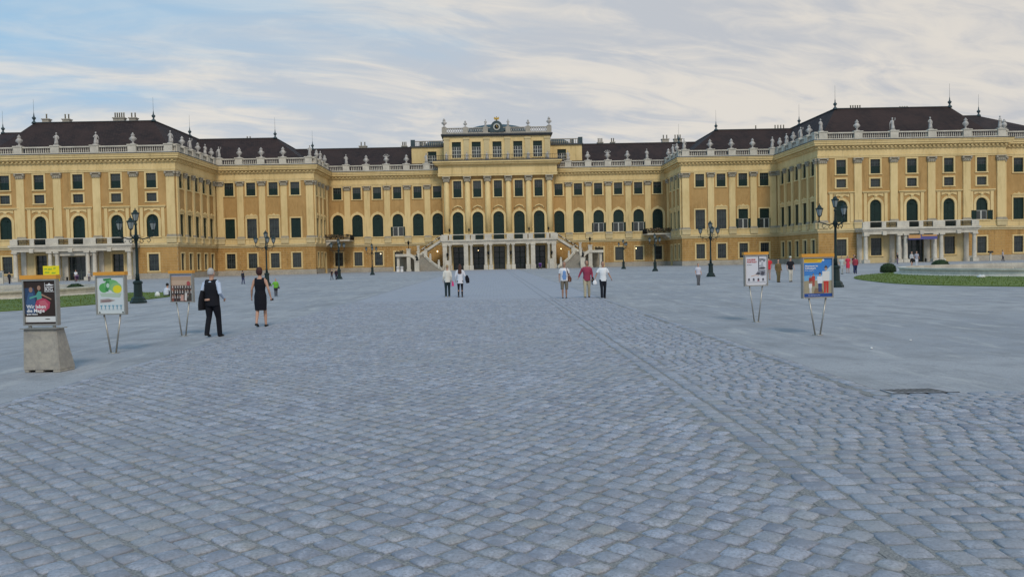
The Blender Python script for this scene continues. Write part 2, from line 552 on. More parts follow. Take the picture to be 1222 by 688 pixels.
while y < YF:
    for x in (BAND - 0.115, BAND + 0.105):
        places.append((2, x, y + (0.12 if x > BAND else 0), random.gauss(0, 0.012)))
    if y > CROSS_Y:
        for x in (PX0 + 0.02, PX1 - 0.08):
            places.append((2, x, y, random.gauss(0, 0.012)))
    y += 0.236
# kerb line where the crossing strip meets the gravel
x = PX1 + 0.1
while x < 9.6:
    places.append((3, x, CROSS_Y - 0.02, PI / 2 + random.gauss(0, 0.01)))
    places.append((3, -x - 1.6, CROSS_Y - 0.02, PI / 2 + random.gauss(0, 0.01)))
    x += 0.236
fset = (VAR, VAR_R, VAR_E, VAR_E)
def in_view(x, y):
    return y > 4.45 and abs(x - 0.022 * y) < 0.60 * y + 0.1
places.sort(key=lambda p: (0 if in_view(p[1], p[2]) else 1, p[1] ** 2 + p[2] ** 2))
smesh = {}
def var_mesh(kind, k):
    if (kind, k) not in smesh:
        v, f = fset[kind][k]
        me = bpy.data.meshes.new('cobblestone')
        me.from_pydata(v.tolist(), [], f)
        me.materials.append(M['cobble'])
        me.polygons.foreach_set('use_smooth', [False] * 8 + [True] * 16)
        me.update()
        smesh[(kind, k)] = me
    return smesh[(kind, k)]
for p in places[:300]:
    k = random.randrange(len(fset[p[0]]))
    o = bpy.data.objects.new('cobblestone', var_mesh(p[0], k))
    o.location = (p[1], p[2], 0.0045 + random.uniform(-.004, .003) + (.002 if p[0] > 1 else 0))
    o.rotation_euler = (random.gauss(0, .012), random.gauss(0, .012), p[3] + (random.randrange(2) * PI))
    col.objects.link(o)
    o.parent = path
V, Fc, base = [], [], 0
by = {}
for p in places[300:]:
    by.setdefault((p[0], random.randrange(len(fset[p[0]]))), []).append(p)
for (kd, k), ps in by.items():
    v, f = fset[kd][k]
    a = np.array([(p[1], p[2], p[3]) for p in ps])
    n = len(a)
    rot = a[:, 2] + rng.integers(0, 2, n) * PI
    c, s = np.cos(rot)[:, None], np.sin(rot)[:, None]
    sc = rng.uniform(0.95, 1.0, n)[:, None]
    tx, ty = rng.normal(0, .014, n)[:, None], rng.normal(0, .014, n)[:, None]
    X, Y = v[None, :, 0] * sc, v[None, :, 1] * sc
    Z = v[None, :, 2] + 0.0045 + rng.uniform(-.004, .003, n)[:, None] + (.002 if kd > 1 else 0) + np.where(v[None, :, 2] > 0, X * tx + Y * ty, 0)
    P = np.stack([X * c - Y * s + a[:, 0:1], X * s + Y * c + a[:, 1:2], Z], 2).reshape(-1, 3)
    fq = np.array([q for q in f if len(q) == 4]); ft = np.array([q for q in f if len(q) == 3])
    offs = (np.arange(n) * len(v))[:, None, None] + base
    Fc.append(((fq[None] + offs).reshape(-1, 4), (ft[None] + offs).reshape(-1, 3)))
    V.append(P)
    base += len(P)
V = np.vstack(V)
Q = np.vstack([x[0] for x in Fc]); T = np.vstack([x[1] for x in Fc])
me = bpy.data.meshes.new('cobblestones')
me.vertices.add(len(V)); me.vertices.foreach_set('co', V.ravel())
me.loops.add(Q.size + T.size); me.loops.foreach_set('vertex_index', np.concatenate([Q.ravel(), T.ravel()]))
me.polygons.add(len(Q) + len(T))
me.polygons.foreach_set('loop_start', np.concatenate([np.arange(len(Q)) * 4, Q.size + np.arange(len(T)) * 3]))
me.materials.append(M['cobble'])
me.update(calc_edges=True)
link('cobblestones', me, path, kind='stuff')

# ------------------------------------------------------------------ palace
XC, XCY = 1.4, 0
palace = empty('palace', (XC, 172, 0), 0, 'long ochre and pale yellow baroque palace with brown roofs and a raised centre', 'palace')
PO = Vector((XC, 172, 0))
def part(mb, name, mats, parent=None, kind=None):
    """mesh given in world coordinates relative to (XC, 0, 0); becomes a child of the palace"""
    mb.xf(0, (0, -172, 0))
    return mb.build(name, mats, parent or palace, kind=kind)

def arch_pts(w, h, n=10):
    r = w / 2
    return [(-r, 0), (-r, h - r)] + [(-r * math.cos(PI * i / n), h - r + r * math.sin(PI * i / n)) for i in range(1, n)] + [(r, h - r), (r, 0)]
mesh_cache = {}
def cached(key, fn):
    if key not in mesh_cache:
        mesh_cache[key] = fn()
    return mesh_cache[key]
def me_frame(kind, w, h, lift=True, matn='pale'):
    """stone surround; origin at the foot of the opening on the wall face, -y is outwards"""
    b = MB()
    if kind == 'arch':
        inn = arch_pts(w, h)
        t = 0.215 * w
        r = w / 2
        outp = [(-r - t, -0.0), (-r - t, h - r)] + [(-(r + t) * math.cos(PI * i / 10), h - r + (r + t) * math.sin(PI * i / 10)) for i in range(1, 10)] + [(r + t, h - r), (r + t, 0)]
        n = len(inn)
        vs = [(p[0], -0.10, p[1]) for p in inn] + [(p[0], -0.10, p[1]) for p in outp] + [(p[0], 0.28, p[1]) for p in inn] + [(p[0], 0.0, p[1]) for p in outp]
        fs = []
        for i in range(n - 1):
            fs += [(i, i + 1, n + i + 1, n + i), (i + 1, i, 2 * n + i, 2 * n + i + 1), (n + i, n + i + 1, 3 * n + i + 1, 3 * n + i)]
        fs += [(0, n, 3 * n, 2 * n), (n - 1, 3 * n - 1, 4 * n - 1, 2 * n - 1)]
        b.add(vs, fs)
        b.prism([(-.16, h - .02), (.16, h - .02), (.24, h + t + .12), (-.24, h + t + .12)], -0.17, 0.0)
        b.box(-r - t - .05, r + t + .05, -0.20, 0.0, -0.22, -0.003)
    else:
        t = 0.24
        b.box(-w / 2 - t, -w / 2 + .02, -0.08, 0.26, -0.002, h)
        b.box(w / 2 - .02, w / 2 + t, -0.08, 0.26, -0.002, h)
        b.box(-w / 2 - t, w / 2 + t, -0.09, 0.26, h, h + t)
        b.box(-w / 2 - t - .05, w / 2 + t + .05, -0.16, 0.26, -t * .8, -0.003)
    return b.mesh('window_frame', matn)
def me_leaf(w, h, slats=True):
    """one louvred shutter leaf, origin bottom centre"""
    b = MB()
    b.box(-w / 2, w / 2, -0.01, 0.03, 0, h)
    e = 0.09
    b.box(-w / 2, -w / 2 + e, -0.045, -0.012, 0, h)
    b.box(w / 2 - e, w / 2, -0.045, -0.012, 0, h)
    for z in (0.0, h / 2 - e / 2, h - e):
        b.box(-w / 2 + e, w / 2 - e, -0.045, -0.012, z, z + e)
    n = max(3, int(h / 0.28))
    for i in range(n):
        z = 0.10 + (h - 0.2) * (i + 0.3) / n
        b.box(-w / 2 + e, w / 2 - e, -0.032, -0.012, z, z + 0.055)
    return b.mesh('shutter', 'green')
def me_sash(w, h, cols=4, rows=4, bar=0.055, framec='muntin'):
    b = MB()
    b.box(-w / 2, w / 2, 0.012, 0.03, 0, h, 1)
    for i in range(cols + 1):
        x = -w / 2 + w * i / cols
        k = bar * (1.5 if i in (0, cols) or i * 2 == cols else 0.8) / 2
        b.box(max(-w / 2, x - k), min(w / 2, x + k), -0.02, 0.010, 0, h)
    for j in range(rows + 1):
        z = h * j / rows
        k = bar * 0.5
        b.box(-w / 2, w / 2, -0.024, 0.008, max(0, z - k), min(h, z + k))
    return b.mesh('sash', [framec, 'glass'])
def me_archfill(w, h, m='green'):
    """closed arched shutters: one leaf pair with slats and a fan panel"""
    b = MB()
    p = arch_pts(w, h)
    b.prism(p, 0.0, 0.04)
    r = w / 2
    for x in (-r + .05, 0, r - .05):
        zt = h if x == 0 else h - r
        b.box(x - .045, x + .045, -0.04, -0.002, 0, zt - .02)
    for z in (0.02, (h - r) / 2, h - r - .04):
        for s in (-1, 1):
            b.box(min(s * .045, s * (r - .095)), max(s * .045, s * (r - .095)), -0.036, -0.002, z, z + .09)
    n = int((h - r) / .3)
    for i in range(n):
        z = .16 + (h - r - .3) * i / n
        for s in (-1, 1):
            b.box(min(s * .05, s * (r - .1)), max(s * .05, s * (r - .1)), -0.024, -0.002, z, z + .06)
    for i in range(1, 6):
        a = PI * i / 6
        if i == 3: continue
        x1, z1 = -r * .9 * math.cos(a), h - r + r * .9 * math.sin(a)
        b.tube([(x1 * .15, -.015, h - r + .1), (x1, -.015, z1)], .03, 4)
    return b.mesh('shutter', m)

def window(kind, w, h, s, z, rz, ox, oy, shape='rect', matn='pale', recess=0.2, bare=False):
    """window thing-part; (ox, oy) facade origin, rz its rotation, s along it"""
    c, sn = math.cos(rz), math.sin(rz)
    loc = (ox + c * s, oy - 172 + sn * s, z)
    fr = link('window', cached(('fr', shape, w, h, matn), lambda: me_frame(shape, w, h, matn=matn)), palace, loc, rz)
    def sub(name, me, x, y, zz):
        return link(name, me, fr, (x, y, zz))
    if shape == 'arch':
        if kind == 'closed':
            sub('shutter', cached(('af', w, h), lambda: me_archfill(w, h)), 0, recess, 0)
        else:
            def f():
                b = MB(); r = w / 2
                p = [(x_, max(z_, h * .42)) for x_, z_ in arch_pts(w, h)]
                b.prism(p, 0.0, 0.04)
                b.box(-.045, .045, -.03, -.002, h * .42, h - .05)
                return b.mesh('shutter', 'green')
            sub('shutter', cached(('ah', w, h), f), 0, recess, 0)
            sub('sash', cached(('sa', w, round(h * .42, 2), 'w'), lambda: me_sash(w, h * .42, 2, 1, .16, 'muntin')), 0, recess, 0)
            for sg in (-1, 1):
                sub('shutter', cached(('lf', .85, h * .42), lambda: me_leaf(.85, h * .42)), sg * (w / 2 + .43), -0.12, 0)
        return fr
    if kind == 'closed':
        for sg in (-1, 1):
            sub('shutter', cached(('lf', w / 2, h), lambda: me_leaf(w / 2 - .01, h)), sg * w / 4, recess, 0)
    elif kind == 'half':
        lo = round(h * .52, 3)
        for sg in (-1, 1):
            sub('shutter', cached(('lf', w / 2, lo), lambda: me_leaf(w / 2 - .01, lo)), sg * w / 4, recess, 0)
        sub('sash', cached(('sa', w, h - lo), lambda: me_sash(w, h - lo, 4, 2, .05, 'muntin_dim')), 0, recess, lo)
    elif kind == 'glazed':
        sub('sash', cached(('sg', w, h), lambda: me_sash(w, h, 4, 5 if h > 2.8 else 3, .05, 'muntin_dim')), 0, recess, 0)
    elif kind == 'bright':
        lo = round(h * .70, 3)
        sub('sash', cached(('sb', w, lo), lambda: me_sash(w, lo, 4, 3, .10, 'muntin')), 0, recess, 0)
        for sg in (-1, 1):
            sub('shutter', cached(('lf', w / 2, h - lo), lambda: me_leaf(w / 2 - .01, h - lo)), sg * w / 4, recess, lo)
    elif kind == 'open':
        lo = round(h * .5, 3)
        sub('sash', cached(('so', w, lo), lambda: me_sash(w, lo, 2, 1, .15, 'muntin')), 0, recess, 0)
        for sg in (-1, 1):
            sub('shutter', cached(('lf', w / 2, h - lo), lambda: me_leaf(w / 2 - .01, h - lo)), sg * w / 4, recess, lo)
            sub('shutter', cached(('lf', .85, lo), lambda: me_leaf(.85, lo)), sg * (w / 2 + .43), -0.12, 0)
    elif kind == 'dark':
        sub('door', cached(('dd', w, h), lambda: me_sash(w, h, 2, 4, .09, 'green')), 0, recess + .25, 0)
    return fr
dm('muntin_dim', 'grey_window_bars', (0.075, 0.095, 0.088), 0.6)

def wall_grid(mb, s0, s1, z0, z1, holes, depth=0.3, m=None):
    xs = sorted({s0, s1, *[h[0] for h in holes], *[h[1] for h in holes]})
    zs = sorted({z0, z1, *[h[2] for h in holes], *[h[3] for h in holes]})
    for i in range(len(xs) - 1):
        for j in range(len(zs) - 1):
            cx, cz = (xs[i] + xs[i + 1]) / 2, (zs[j] + zs[j + 1]) / 2
            if any(h[0] < cx < h[1] and h[2] < cz < h[3] for h in holes):
                continue
            mb.add([(xs[i], 0, zs[j]), (xs[i + 1], 0, zs[j]), (xs[i + 1], 0, zs[j + 1]), (xs[i], 0, zs[j + 1])], [(0, 1, 2, 3)], m)
    for a, b, c, d in holes:
        mb.add([(a, 0, c), (b, 0, c), (b, 0, d), (a, 0, d), (a, depth, c), (b, depth, c), (b, depth, d), (a, depth, d)],
               [(0, 1, 5, 4), (1, 2, 6, 5), (2, 3, 7, 6), (3, 0, 4, 7)], m)

Z = dict(pl=0.9, lo=5.2, belt=5.9, ped=6.9, base=7.3, sh=16.8, cap=17.7)
def me_pilaster(w, z0, z1, round_=False):
    b = MB()
    if round_:
        b.lathe([(w * .5, 0.0), (w * .49, (z1 - z0) * .4), (w * .43, z1 - z0)], 16, 0, 0)
        b.box(-w * .56, w * .56, -w * .56, w * .2, -0.25, -0.002)
        b.lathe([(w * .58, -.5), (w * .58, -.4), (w * .54, -.252)], 16)
    else:
        b.box(-w / 2, w / 2, -.24, 0, 0, z1 - z0)
        b.box(-w / 2 - .08, w / 2 + .08, -.33, 0, -.22, -0.002, 1)
        b.box(-w / 2 - .14, w / 2 + .14, -.38, 0, -.4, -.222, 1)
    return b.mesh('pilaster', ['pale', 'capital'])
def me_capital(w, h=0.9, deep=.24):
    b = MB()
    b.frust(-w / 2 - .02, w / 2 + .02, -deep - .02, 0, 0.0, -w / 2 - .14, w / 2 + .14, -deep - .16, 0, h * .62)
    b.box(-w / 2 - .2, w / 2 + .2, -deep - .24, 0, h * .80, h - .004)
    for sg in (-1, 1):
        b.tube([(sg * (w / 2 + .06), -deep - .24, h * .60), (sg * (w / 2 + .06), 0, h * .60)], .17, 8)
    for i in range(4):
        x = -w / 2 + w * (i + .5) / 4
        b.prism([(x - w * .1, h * .05), (x + w * .1, h * .05), (x, h * .5)], -deep - .2, -deep - .03)
    return b.mesh('capital', 'capital')
def me_pedestal(w):
    b = MB()
    b.box(-w / 2 - .12, w / 2 + .12, -.40, 0, 0.003, .78)
    b.box(-w / 2 - .2, w / 2 + .2, -.48, 0, .782, .99)
    return b.mesh('pedestal', 'cream')

ANG = {'front': 0.0, 'east': R(90), 'west': R(-90)}
def facade(name, ox, oy, rz, s0, s1, e0, e1, wins, pils, style, lowholes=None, bal_gap=None, skip_low=()):
    """e0/e1: 'convex', 'butt' (starts behind a convex corner) or 'inner' (runs into another front)"""
    def P(mb, nm, mats, kind=None):
        mb.xf(rz, (ox, oy, 0))
        return part(mb, nm, mats, kind=kind)
    def ext(p, off=0.0):
        a = s0 - p if e0 == 'convex' else (s0 + .3 if e0 == 'butt' else (s0 + p if e0 == 'inner' else s0))
        b = s1 + p if e1 == 'convex' else (s1 - .3 if e1 == 'butt' else (s1 - p if e1 == 'inner' else s1))
        return a, b
    def band(mb, p, z0, z1, m=None):
        a, b = ext(p)
        mb.box(a, b, -p, .3, z0, z1, m)
    cen = style == 'cen'
    W = {'pav': (1.95, 1.7, 1.7), 'mid': (1.9, 1.75, 1.7), 'side': (1.9, 1.7, 1.6), 'cen': (2.2, 1.75, 1.7)}[style]
    holes_hi, holes_lo, frames = [], [], []
    for i, wn in enumerate(wins):
        s, main, up, low = wn
        if style == 'cen':
            mz0, mz1, shape = 7.25, 11.85, 'arch'
        elif style == 'pav':
            mz0, mz1, shape = 6.95, 10.65, 'arch'
        else:
            mz0, mz1, shape = 6.95, 10.65, 'rect'
        if main:
            holes_hi.append((s - W[0] / 2, s + W[0] / 2, mz0, mz1))
            frames.append((main, W[0], mz1 - mz0, s, mz0, shape))
        if style == 'pav':
            holes_hi.append((s - W[1] / 2, s + W[1] / 2, 15.0, 17.4)); frames.append((up, W[1], 2.4, s, 15.0, 'rect'))
            holes_hi.append((s - W[1] / 2, s + W[1] / 2, 12.75, 14.15)); frames.append(('glazed', W[1], 1.4, s, 12.75, 'rect'))
        else:
            holes_hi.append((s - W[1] / 2, s + W[1] / 2, 15.0, 17.45)); frames.append((up, W[1], 2.45, s, 15.0, 'rect'))
        if low and low != 'none':
            if low == 'door':
                holes_lo.append((s - .9, s + .9, 0.02, 4.0)); frames.append(('dark', 1.8, 3.98, s, .02, 'rect'))
            else:
                holes_lo.append((s - W[2] / 2, s + W[2] / 2, 1.3, 4.1)); frames.append((low, W[2], 2.8, s, 1.3, 'rect'))
    if lowholes:
        for (a, b, c, d) in lowholes:
            holes_lo.append((a, b, c, d))
    # walls
    w = MB(); wall_grid(w, s0, s1, 0.0, Z['lo'], holes_lo); P(w, 'wall', 'joint')
    w = MB(); wall_grid(w, s0, s1, Z['lo'], 18.5, holes_hi); P(w, 'wall', 'ochre')
    # backing so nothing shows through
    w = MB(); w.box(s0 + .35, s1 - .35, .55, .8, 0.02, 18.4); P(w, 'inner_wall', 'rubber')
    # rusticated courses between the openings
    blk = MB()
    ch = (Z['lo'] - Z['pl'] - .02) / 10
    forb = [(h[0] - .27, h[1] + .27, h[2] - .22, h[3] + .27) for h in holes_lo]
    a, b = ext(.045)
    a, b = a + .002, b - .002
    for k in range(10):
        z0, z1 = Z['pl'] + .01 + ch * k + .03, Z['pl'] + .01 + ch * (k + 1) - .03
        zm = (z0 + z1) / 2
        cuts = [(f[0], f[1]) for f in forb if f[2] < zm < f[3]] + [tuple(q) for q in skip_low]
        x = a
        first = True
        while x < b - .05:
            L = 1.25 if not (first and k % 2) else .62
            first = False
            x1 = min(x + L, b)
            segs = [(x, x1 - .055 if x1 < b else x1)]
            for c0, c1 in cuts:
                ns = []
                for p, q in segs:
                    if c1 <= p or c0 >= q: ns.append((p, q)); continue
                    if c0 > p: ns.append((p, c0))
                    if c1 < q: ns.append((c1, q))
                segs = ns
            for p, q in segs:
                if q - p > .06: blk.box(p, q, -.045, -.001, z0, z1)
            x = x1
    P(blk, 'rusticated_blocks', 'ochre_low', kind='stuff')
    # plinth split round doors
    a, b = ext(.12)
    cuts = sorted([(h[0] - .26, h[1] + .26) for h in holes_lo if h[2] < .5] + [tuple(q) for q in skip_low])
    pl = MB(); x = a
    for c0, c1 in cuts + [(b, b)]:
        if c0 - x > .05:
            pl = MB(); pl.box(x, c0, -.12, 0, 0.0, Z['pl']); P(pl, 'plinth', 'plinth')
        x = c1
    # belt course
    bl = MB(); band(bl, .14, Z['lo'] + .003, 5.5); band(bl, .30, 5.503, 5.68); band(bl, .22, 5.683, 5.9)
    P(bl, 'belt_course', 'cream')
    bl = MB(); band(bl, .06, 5.903, 6.70); band(bl, .10, 6.703, 6.9)
    P(bl, 'pedestal_course', 'pale')
    # pilasters
    for pw in pils:
        s, wd = pw
        c, sn = math.cos(rz), math.sin(rz)
        loc = (ox + c * s, oy - 172 + sn * s)
        o = link('pilaster', cached(('pil', wd), lambda: me_pilaster(wd, Z['base'], Z['sh'])), palace, (*loc, Z['base']), rz)
        link('capital', cached(('cap', wd), lambda: me_capital(wd)), o, (0, 0, Z['sh'] - Z['base'] + .002))
        link('pedestal', cached(('ped', wd), lambda: me_pedestal(wd)), o, (0, 0, 5.903 - Z['base']))
    for (kd, wd, h, s, z, shp) in frames:
        window(kd, wd, h, s, z, rz, ox, oy, shp, matn='pale')
        if shp == 'arch' and style == 'pav' and 60 < abs(s) < 78:
            q = MB(); q.box(s - .97, s + .97, -.20, -.08, 5.95, 6.93)
            for zz in (6.0, 6.45, 6.82): q.box(s - .97, s + .97, -.24, -.201, zz, zz + .08)
            P(q, 'window_apron', 'green')
        if shp == 'arch' and style == 'pav':         # the moulded surround over the arched windows
            c, sn = math.cos(rz), math.sin(rz)
            def f():
                b_ = MB()
                for sg in (-1, 1):
                    b_.box(sg * 1.75 - .26, sg * 1.75 + .26, -.12, 0, .003, 4.75)
                b_.box(-2.2, 2.2, -.13, 0, 4.753, 4.95)
                b_.box(-2.3, 2.3, -.30, 0, 4.953, 5.12)
                b_.prism([(-1.3, 4.2), (-.6, 4.45), (0, 4.32), (.6, 4.45), (1.3, 4.2), (1.3, 4.68), (-1.3, 4.68)], -.11, 0)
                b_.ball((0, -.14, 4.30), (.30, .12, .26), 8, 5)
                return b_.mesh('aedicule', 'pale')
            link('aedicule', cached('aed', f), palace, (ox + c * s, oy - 172 + sn * s, z), rz)
        if shp == 'rect' and abs(z - 6.95) < .01:    # small ornament over rectangular main windows
            c, sn = math.cos(rz), math.sin(rz)
            def f():
                b_ = MB()
                b_.box(-1.2, 1.2, -.12, 0, 0.26, .50)
                b_.prism([(-1.25, .503), (1.25, .503), (.75, .80), (.35, .68), (0, .98), (-.35, .68), (-.75, .80)], -.2, 0)
                return b_.mesh('window_ornament', 'pale')
            if int(abs(s) * 10) % 2 == 0 or style == 'side':
                link('window_ornament', cached('orn', f), palace, (ox + c * s, oy - 172 + sn * s, z + 3.7), rz)
    # entablature
    en = MB(); band(en, .12, 17.703, 17.95); band(en, .18, 17.953, 18.25); band(en, .10, 18.253, 19.2); band(en, .34, 19.203, 19.36)
    P(en, 'entablature', 'pale')
    co = MB(); band(co, .42, 19.563, 19.75); band(co, .85, 19.753, 20.08); band(co, .97, 20.083, 20.38); band(co, 1.06, 20.383, 20.55)
    P(co, 'cornice', 'pale')
    de = MB(); a, b = ext(.34)
    de.box(a, b, -.30, .3, 19.363, 19.56)
    x = a + .15
    while x < b - .35:
        de.box(x, x + .32, -.62, -.301, 19.37, 19.555)
        x += .72
    P(de, 'dentils', 'pale', kind='stuff')
    fl = MB(); band(fl, 1.10, 20.553, 20.68); P(fl, 'flashing', 'flash')
    # balustrade
    ba, bb = s0, s1
    if e0 == 'convex': ba = s0 - .35
    if e1 == 'convex': bb = s1 + .35
    if e0 == 'inner': ba = s0 + .0
    if e0 == 'butt': ba = s0 + .45
    if e1 == 'butt': bb = s1 - .45
    if bal_gap: ba, bb = bal_gap
    rl = MB(); rl.box(ba, bb, -.42, .10, 20.683, 20.95); P(rl, 'balustrade_base', 'stone')
    rl = MB(); rl.box(ba, bb, -.40, .08, 21.75, 21.95); P(rl, 'handrail', 'stone')
    ps = [p[0] for p in pils]
    for pw in pils:
        q = MB(); q.box(pw[0] - .68, pw[0] + .68, -.50, .18, 20.682, 21.95); q.box(pw[0] - .78, pw[0] + .78, -.60, .28, 21.953, 22.12)
        P(q, 'balustrade_pier', 'stone')
    bal = MB()
    n = int((bb - ba) / .36)
    for i in range(n):
        x = ba + (i + .5) * (bb - ba) / n
        if any(abs(x - q) < .82 for q in ps): continue
        bal.lathe([(.10, 20.951), (.06, 21.05), (.125, 21.25), (.05, 21.55), (.10, 21.749)], 6, x, -.16)
    P(bal, 'balusters', 'stone', kind='stuff')

def mir(lst, sgn):
    """mirror a list of (s, ...) for the left side"""
    return lst if sgn > 0 else [(-t[0], *t[1:]) for t in reversed(lst)]
# ---- fronts (s is X relative to the palace axis)
PAVW = [57.4, 63.2, 69.4, 75.7, 81.3]
for sg in (-1, 1):
    pw = [(PAVW[0], 'closed', 'half', 'glazed'), (PAVW[1], 'closed', 'half', None), (PAVW[2], 'closed', 'half', None),
          (PAVW[3], 'closed', 'half', None), (PAVW[4], 'open' if sg > 0 else 'closed', 'half', 'glazed')]
    pp = [(54.25, 1.35), (60.2, 1.25), (66.3, 1.25), (72.7, 1.25), (78.7, 1.25), (84.55, 1.35)]
    wl, ppl = mir(pw, sg), mir(pp, sg)
    a, b = (53.5, 85.3) if sg > 0 else (-85.3, -53.5)
    # portico openings: two windows or doors and a wide central door
    lh = [(sg * 69.4 - 1.9, sg * 69.4 + 1.9, .02, 3.9)]
    for s in (PAVW[1], PAVW[3]):
        lh.append((sg * s - .95, sg * s + .95, (.02 if sg < 0 else 1.25), 4.2))
    facade('front_pavilion', 0, 140, 0, a, b, 'convex', 'convex', wl, ppl, 'pav', lowholes=lh, skip_low=[(sg * 69.4 - 9.5, sg * 69.4 + 9.5)])
    # mid wing front
    mw_ = [(38.5, 'glazed' if sg > 0 else 'closed', 'half', 'glazed'), (42.6, 'glazed', 'half', 'glazed'), (46.8, 'open' if sg > 0 else 'glazed', 'half', 'glazed'), (50.9, 'open' if sg > 0 else 'closed', 'half', 'glazed')]
    mp_ = [(35.75, 1.35), (40.6, 1.2), (44.7, 1.2), (48.8, 1.2), (52.6, 1.2)]
    a, b, ea, eb = (35.0, 53.5, 'convex', 'none') if sg > 0 else (-53.5, -35.0, 'none', 'convex')
    facade('mid_wing', 0, 160, 0, a, b, ea, eb, mir(mw_, sg), mir(mp_, sg), 'mid')
    # centre wing front
    cw = [(12.6, 'closed', 'half', 'none'), (16.65, 'closed', 'half', 'none'), (20.85, 'open', 'half', 'door'), (25.0, 'open' if sg > 0 else 'closed', 'half', 'glazed'),
          (29.2, 'open' if sg > 0 else 'closed', 'half', 'glazed'), (33.2, 'closed', 'half', 'glazed')]
    cp = [(14.65, 1.2), (18.8, 1.2), (22.95, 1.2), (27.1, 1.2), (31.2, 1.2)]
    a, b = (11.4, 35.0) if sg > 0 else (-35.0, -11.4)
    facade('centre_wing', 0, 174.5, 0, a, b, 'none', 'none', mir(cw, sg), mir(cp, sg), 'cen')
    # side wall of the pavilion (faces the court)
    kk = [(2.6, .75), (6.1 - 1.65, .55), (8.1, .8), (11.9, .8), (15.7, .8)]
    sw = [2.3, 6.1, 9.9, 13.7, 17.3]
    sp = [(0.72, .8), (4.2, .75), (8.0, .75), (11.8, .75), (15.5, .75), (19.0, .75)]
    L = 20.0
    if sg < 0:
        facade('pavilion_side', -53.5, 140, R(90), 0, L, 'butt', 'inner', [(s, 'closed', 'half', 'glazed') for s in sw], sp, 'side')
    else:
        facade('pavilion_side', 53.5, 160, R(-90), 0, L, 'inner', 'butt', [(L - s, 'closed', 'half', 'glazed') for s in reversed(sw)], [(L - s, w) for s, w in reversed(sp)], 'side')
    L = 14.5
    sw = [2.6, 6.0, 9.4]
    sp = [(0.72, .8), (4.3, .7), (7.7, .7), (12.2, .9)]
    lw = ['glazed', 'glazed', 'door']
    if sg < 0:
        facade('mid_side', -35.0, 160, R(90), 0, L, 'butt', 'inner', [(s, 'closed', 'half', l) for s, l in zip(sw, lw)], sp, 'side')
    else:
        facade('mid_side', 35.0, 174.5, R(-90), 0, L, 'inner', 'butt', [(L - s, 'closed', 'half', l) for s, l in reversed(list(zip(sw, lw)))], [(L - s, w) for s, w in reversed(sp)], 'side')
    # outer wing, only a sliver shows past the pavilion
    ow = [(89.0, 'closed', 'half', 'glazed'), (94.2, 'closed', 'half', 'glazed'), (99.4, 'closed', 'half', 'glazed')]
    op = [(86.2, 1.2), (91.6, 1.2), (96.8, 1.2), (101.8, 1.2)]
    a, b = (85.3, 102.5) if sg > 0 else (-102.5, -85.3)
    facade('outer_wing', 0, 142.2, 0, a, b, 'none', 'none', mir(ow, sg), mir(op, sg), 'mid')
    # outer end walls and roofs
    e = MB()
    x = sg * 85.3
    e.add([(x, 140.3, 0), (x, 142.2, 0), (x, 142.2, 20.6), (x, 140.3, 20.6)], [(0, 1, 2, 3)])
    e.add([(sg * 102.5, 142.2, 0), (sg * 102.5, 200, 0), (sg * 102.5, 200, 20.6), (sg * 102.5, 142.2, 20.6)], [(0, 1, 2, 3)])
    part(e, 'end_wall', 'ochre')
    def rf(x0, x1, y0, y1, X0, X1, Y0, Y1, z0, z1):
        b_ = MB()
        if sg < 0: x0, x1, X0, X1 = -x1, -x0, -X1, -X0
        b_.frust(x0, x1, y0, y1, z0, X0, X1, Y0, Y1, z1)
        b_.box(X0 - .15, X1 + .15, Y0 - .15, Y1 + .15, z1 + .002, z1 + .14, 1)
        return part(b_, 'roof', ['roof', 'flash'])
    rf(53.9, 84.9, 140.6, 196, 60.0, 80.6, 148.5, 192, 20.5, 27.35)
    rf(35.4, 70, 160.6, 197, 44.2, 68, 169, 193, 20.45, 27.05)
    rf(8.0, 45.0, 174.9, 198, 8.1, 44.8, 184, 194, 20.4, 26.75)
    rf(84.95, 102.2, 142.6, 199, 85.0, 91.4, 158, 190, 20.35, 27.2)

# ---- centre block
CBY = 172.0
cbw = [-8.3, -4.25, 0, 4.25, 8.3]
cbp = [-10.5, -6.25, -2.12, 2.12, 6.25, 10.5]
hh, hl = [], []
for s in cbw:
    hh += [(s - 1.1, s + 1.1, 6.1, 11.85), (s - .85, s + .85, 14.8, 18.15)]
    hl.append((s - 1.15, s + 1.15, .02, 4.7))
w = MB(); wall_grid(w, -11.4, 11.4, 0, 6.0, hl); w.xf(0, (0, CBY, 0)); part(w, 'wall', 'pale')
w = MB(); wall_grid(w, -11.4, 11.4, 6.0, 19.3, hh); w.xf(0, (0, CBY, 0)); part(w, 'wall', 'ochre')
w = MB()
for sg in (-1, 1):
    w.add([(sg * 11.4, CBY, 0), (sg * 11.4, 174.5, 0), (sg * 11.4, 174.5, 21.6), (sg * 11.4, CBY, 21.6)], [(0, 1, 2, 3)])
part(w, 'wall', 'pale')
w = MB(); w.box(-11.2, 11.2, CBY + .9, CBY + 1.2, .02, 21); part(w, 'inner_wall', 'rubber')
for i, s in enumerate(cbw):
    window('closed', 2.2, 5.75, s, 6.1, 0, 0, CBY, 'arch')
    fr = window('half', 1.7, 3.35, s, 14.8, 0, 0, CBY, 'rect')
    o = MB(); o.tube([(s - 1.05, CBY - .06, 12.35), (s - .7, CBY - .1, 12.85), (s, CBY - .12, 13.1), (s + .7, CBY - .1, 12.85), (s + 1.05, CBY - .06, 12.35)], .14, 6)
    part(o, 'arch_moulding', 'pale')
    # ground-floor doors: dark arched door set deep in its frame
    fr = link('door', cached(('cdoor',), lambda: me_sash(2.3, 4.66, 2, 4, .12, 'green')), palace, (s, CBY - 172 + .5, .02))
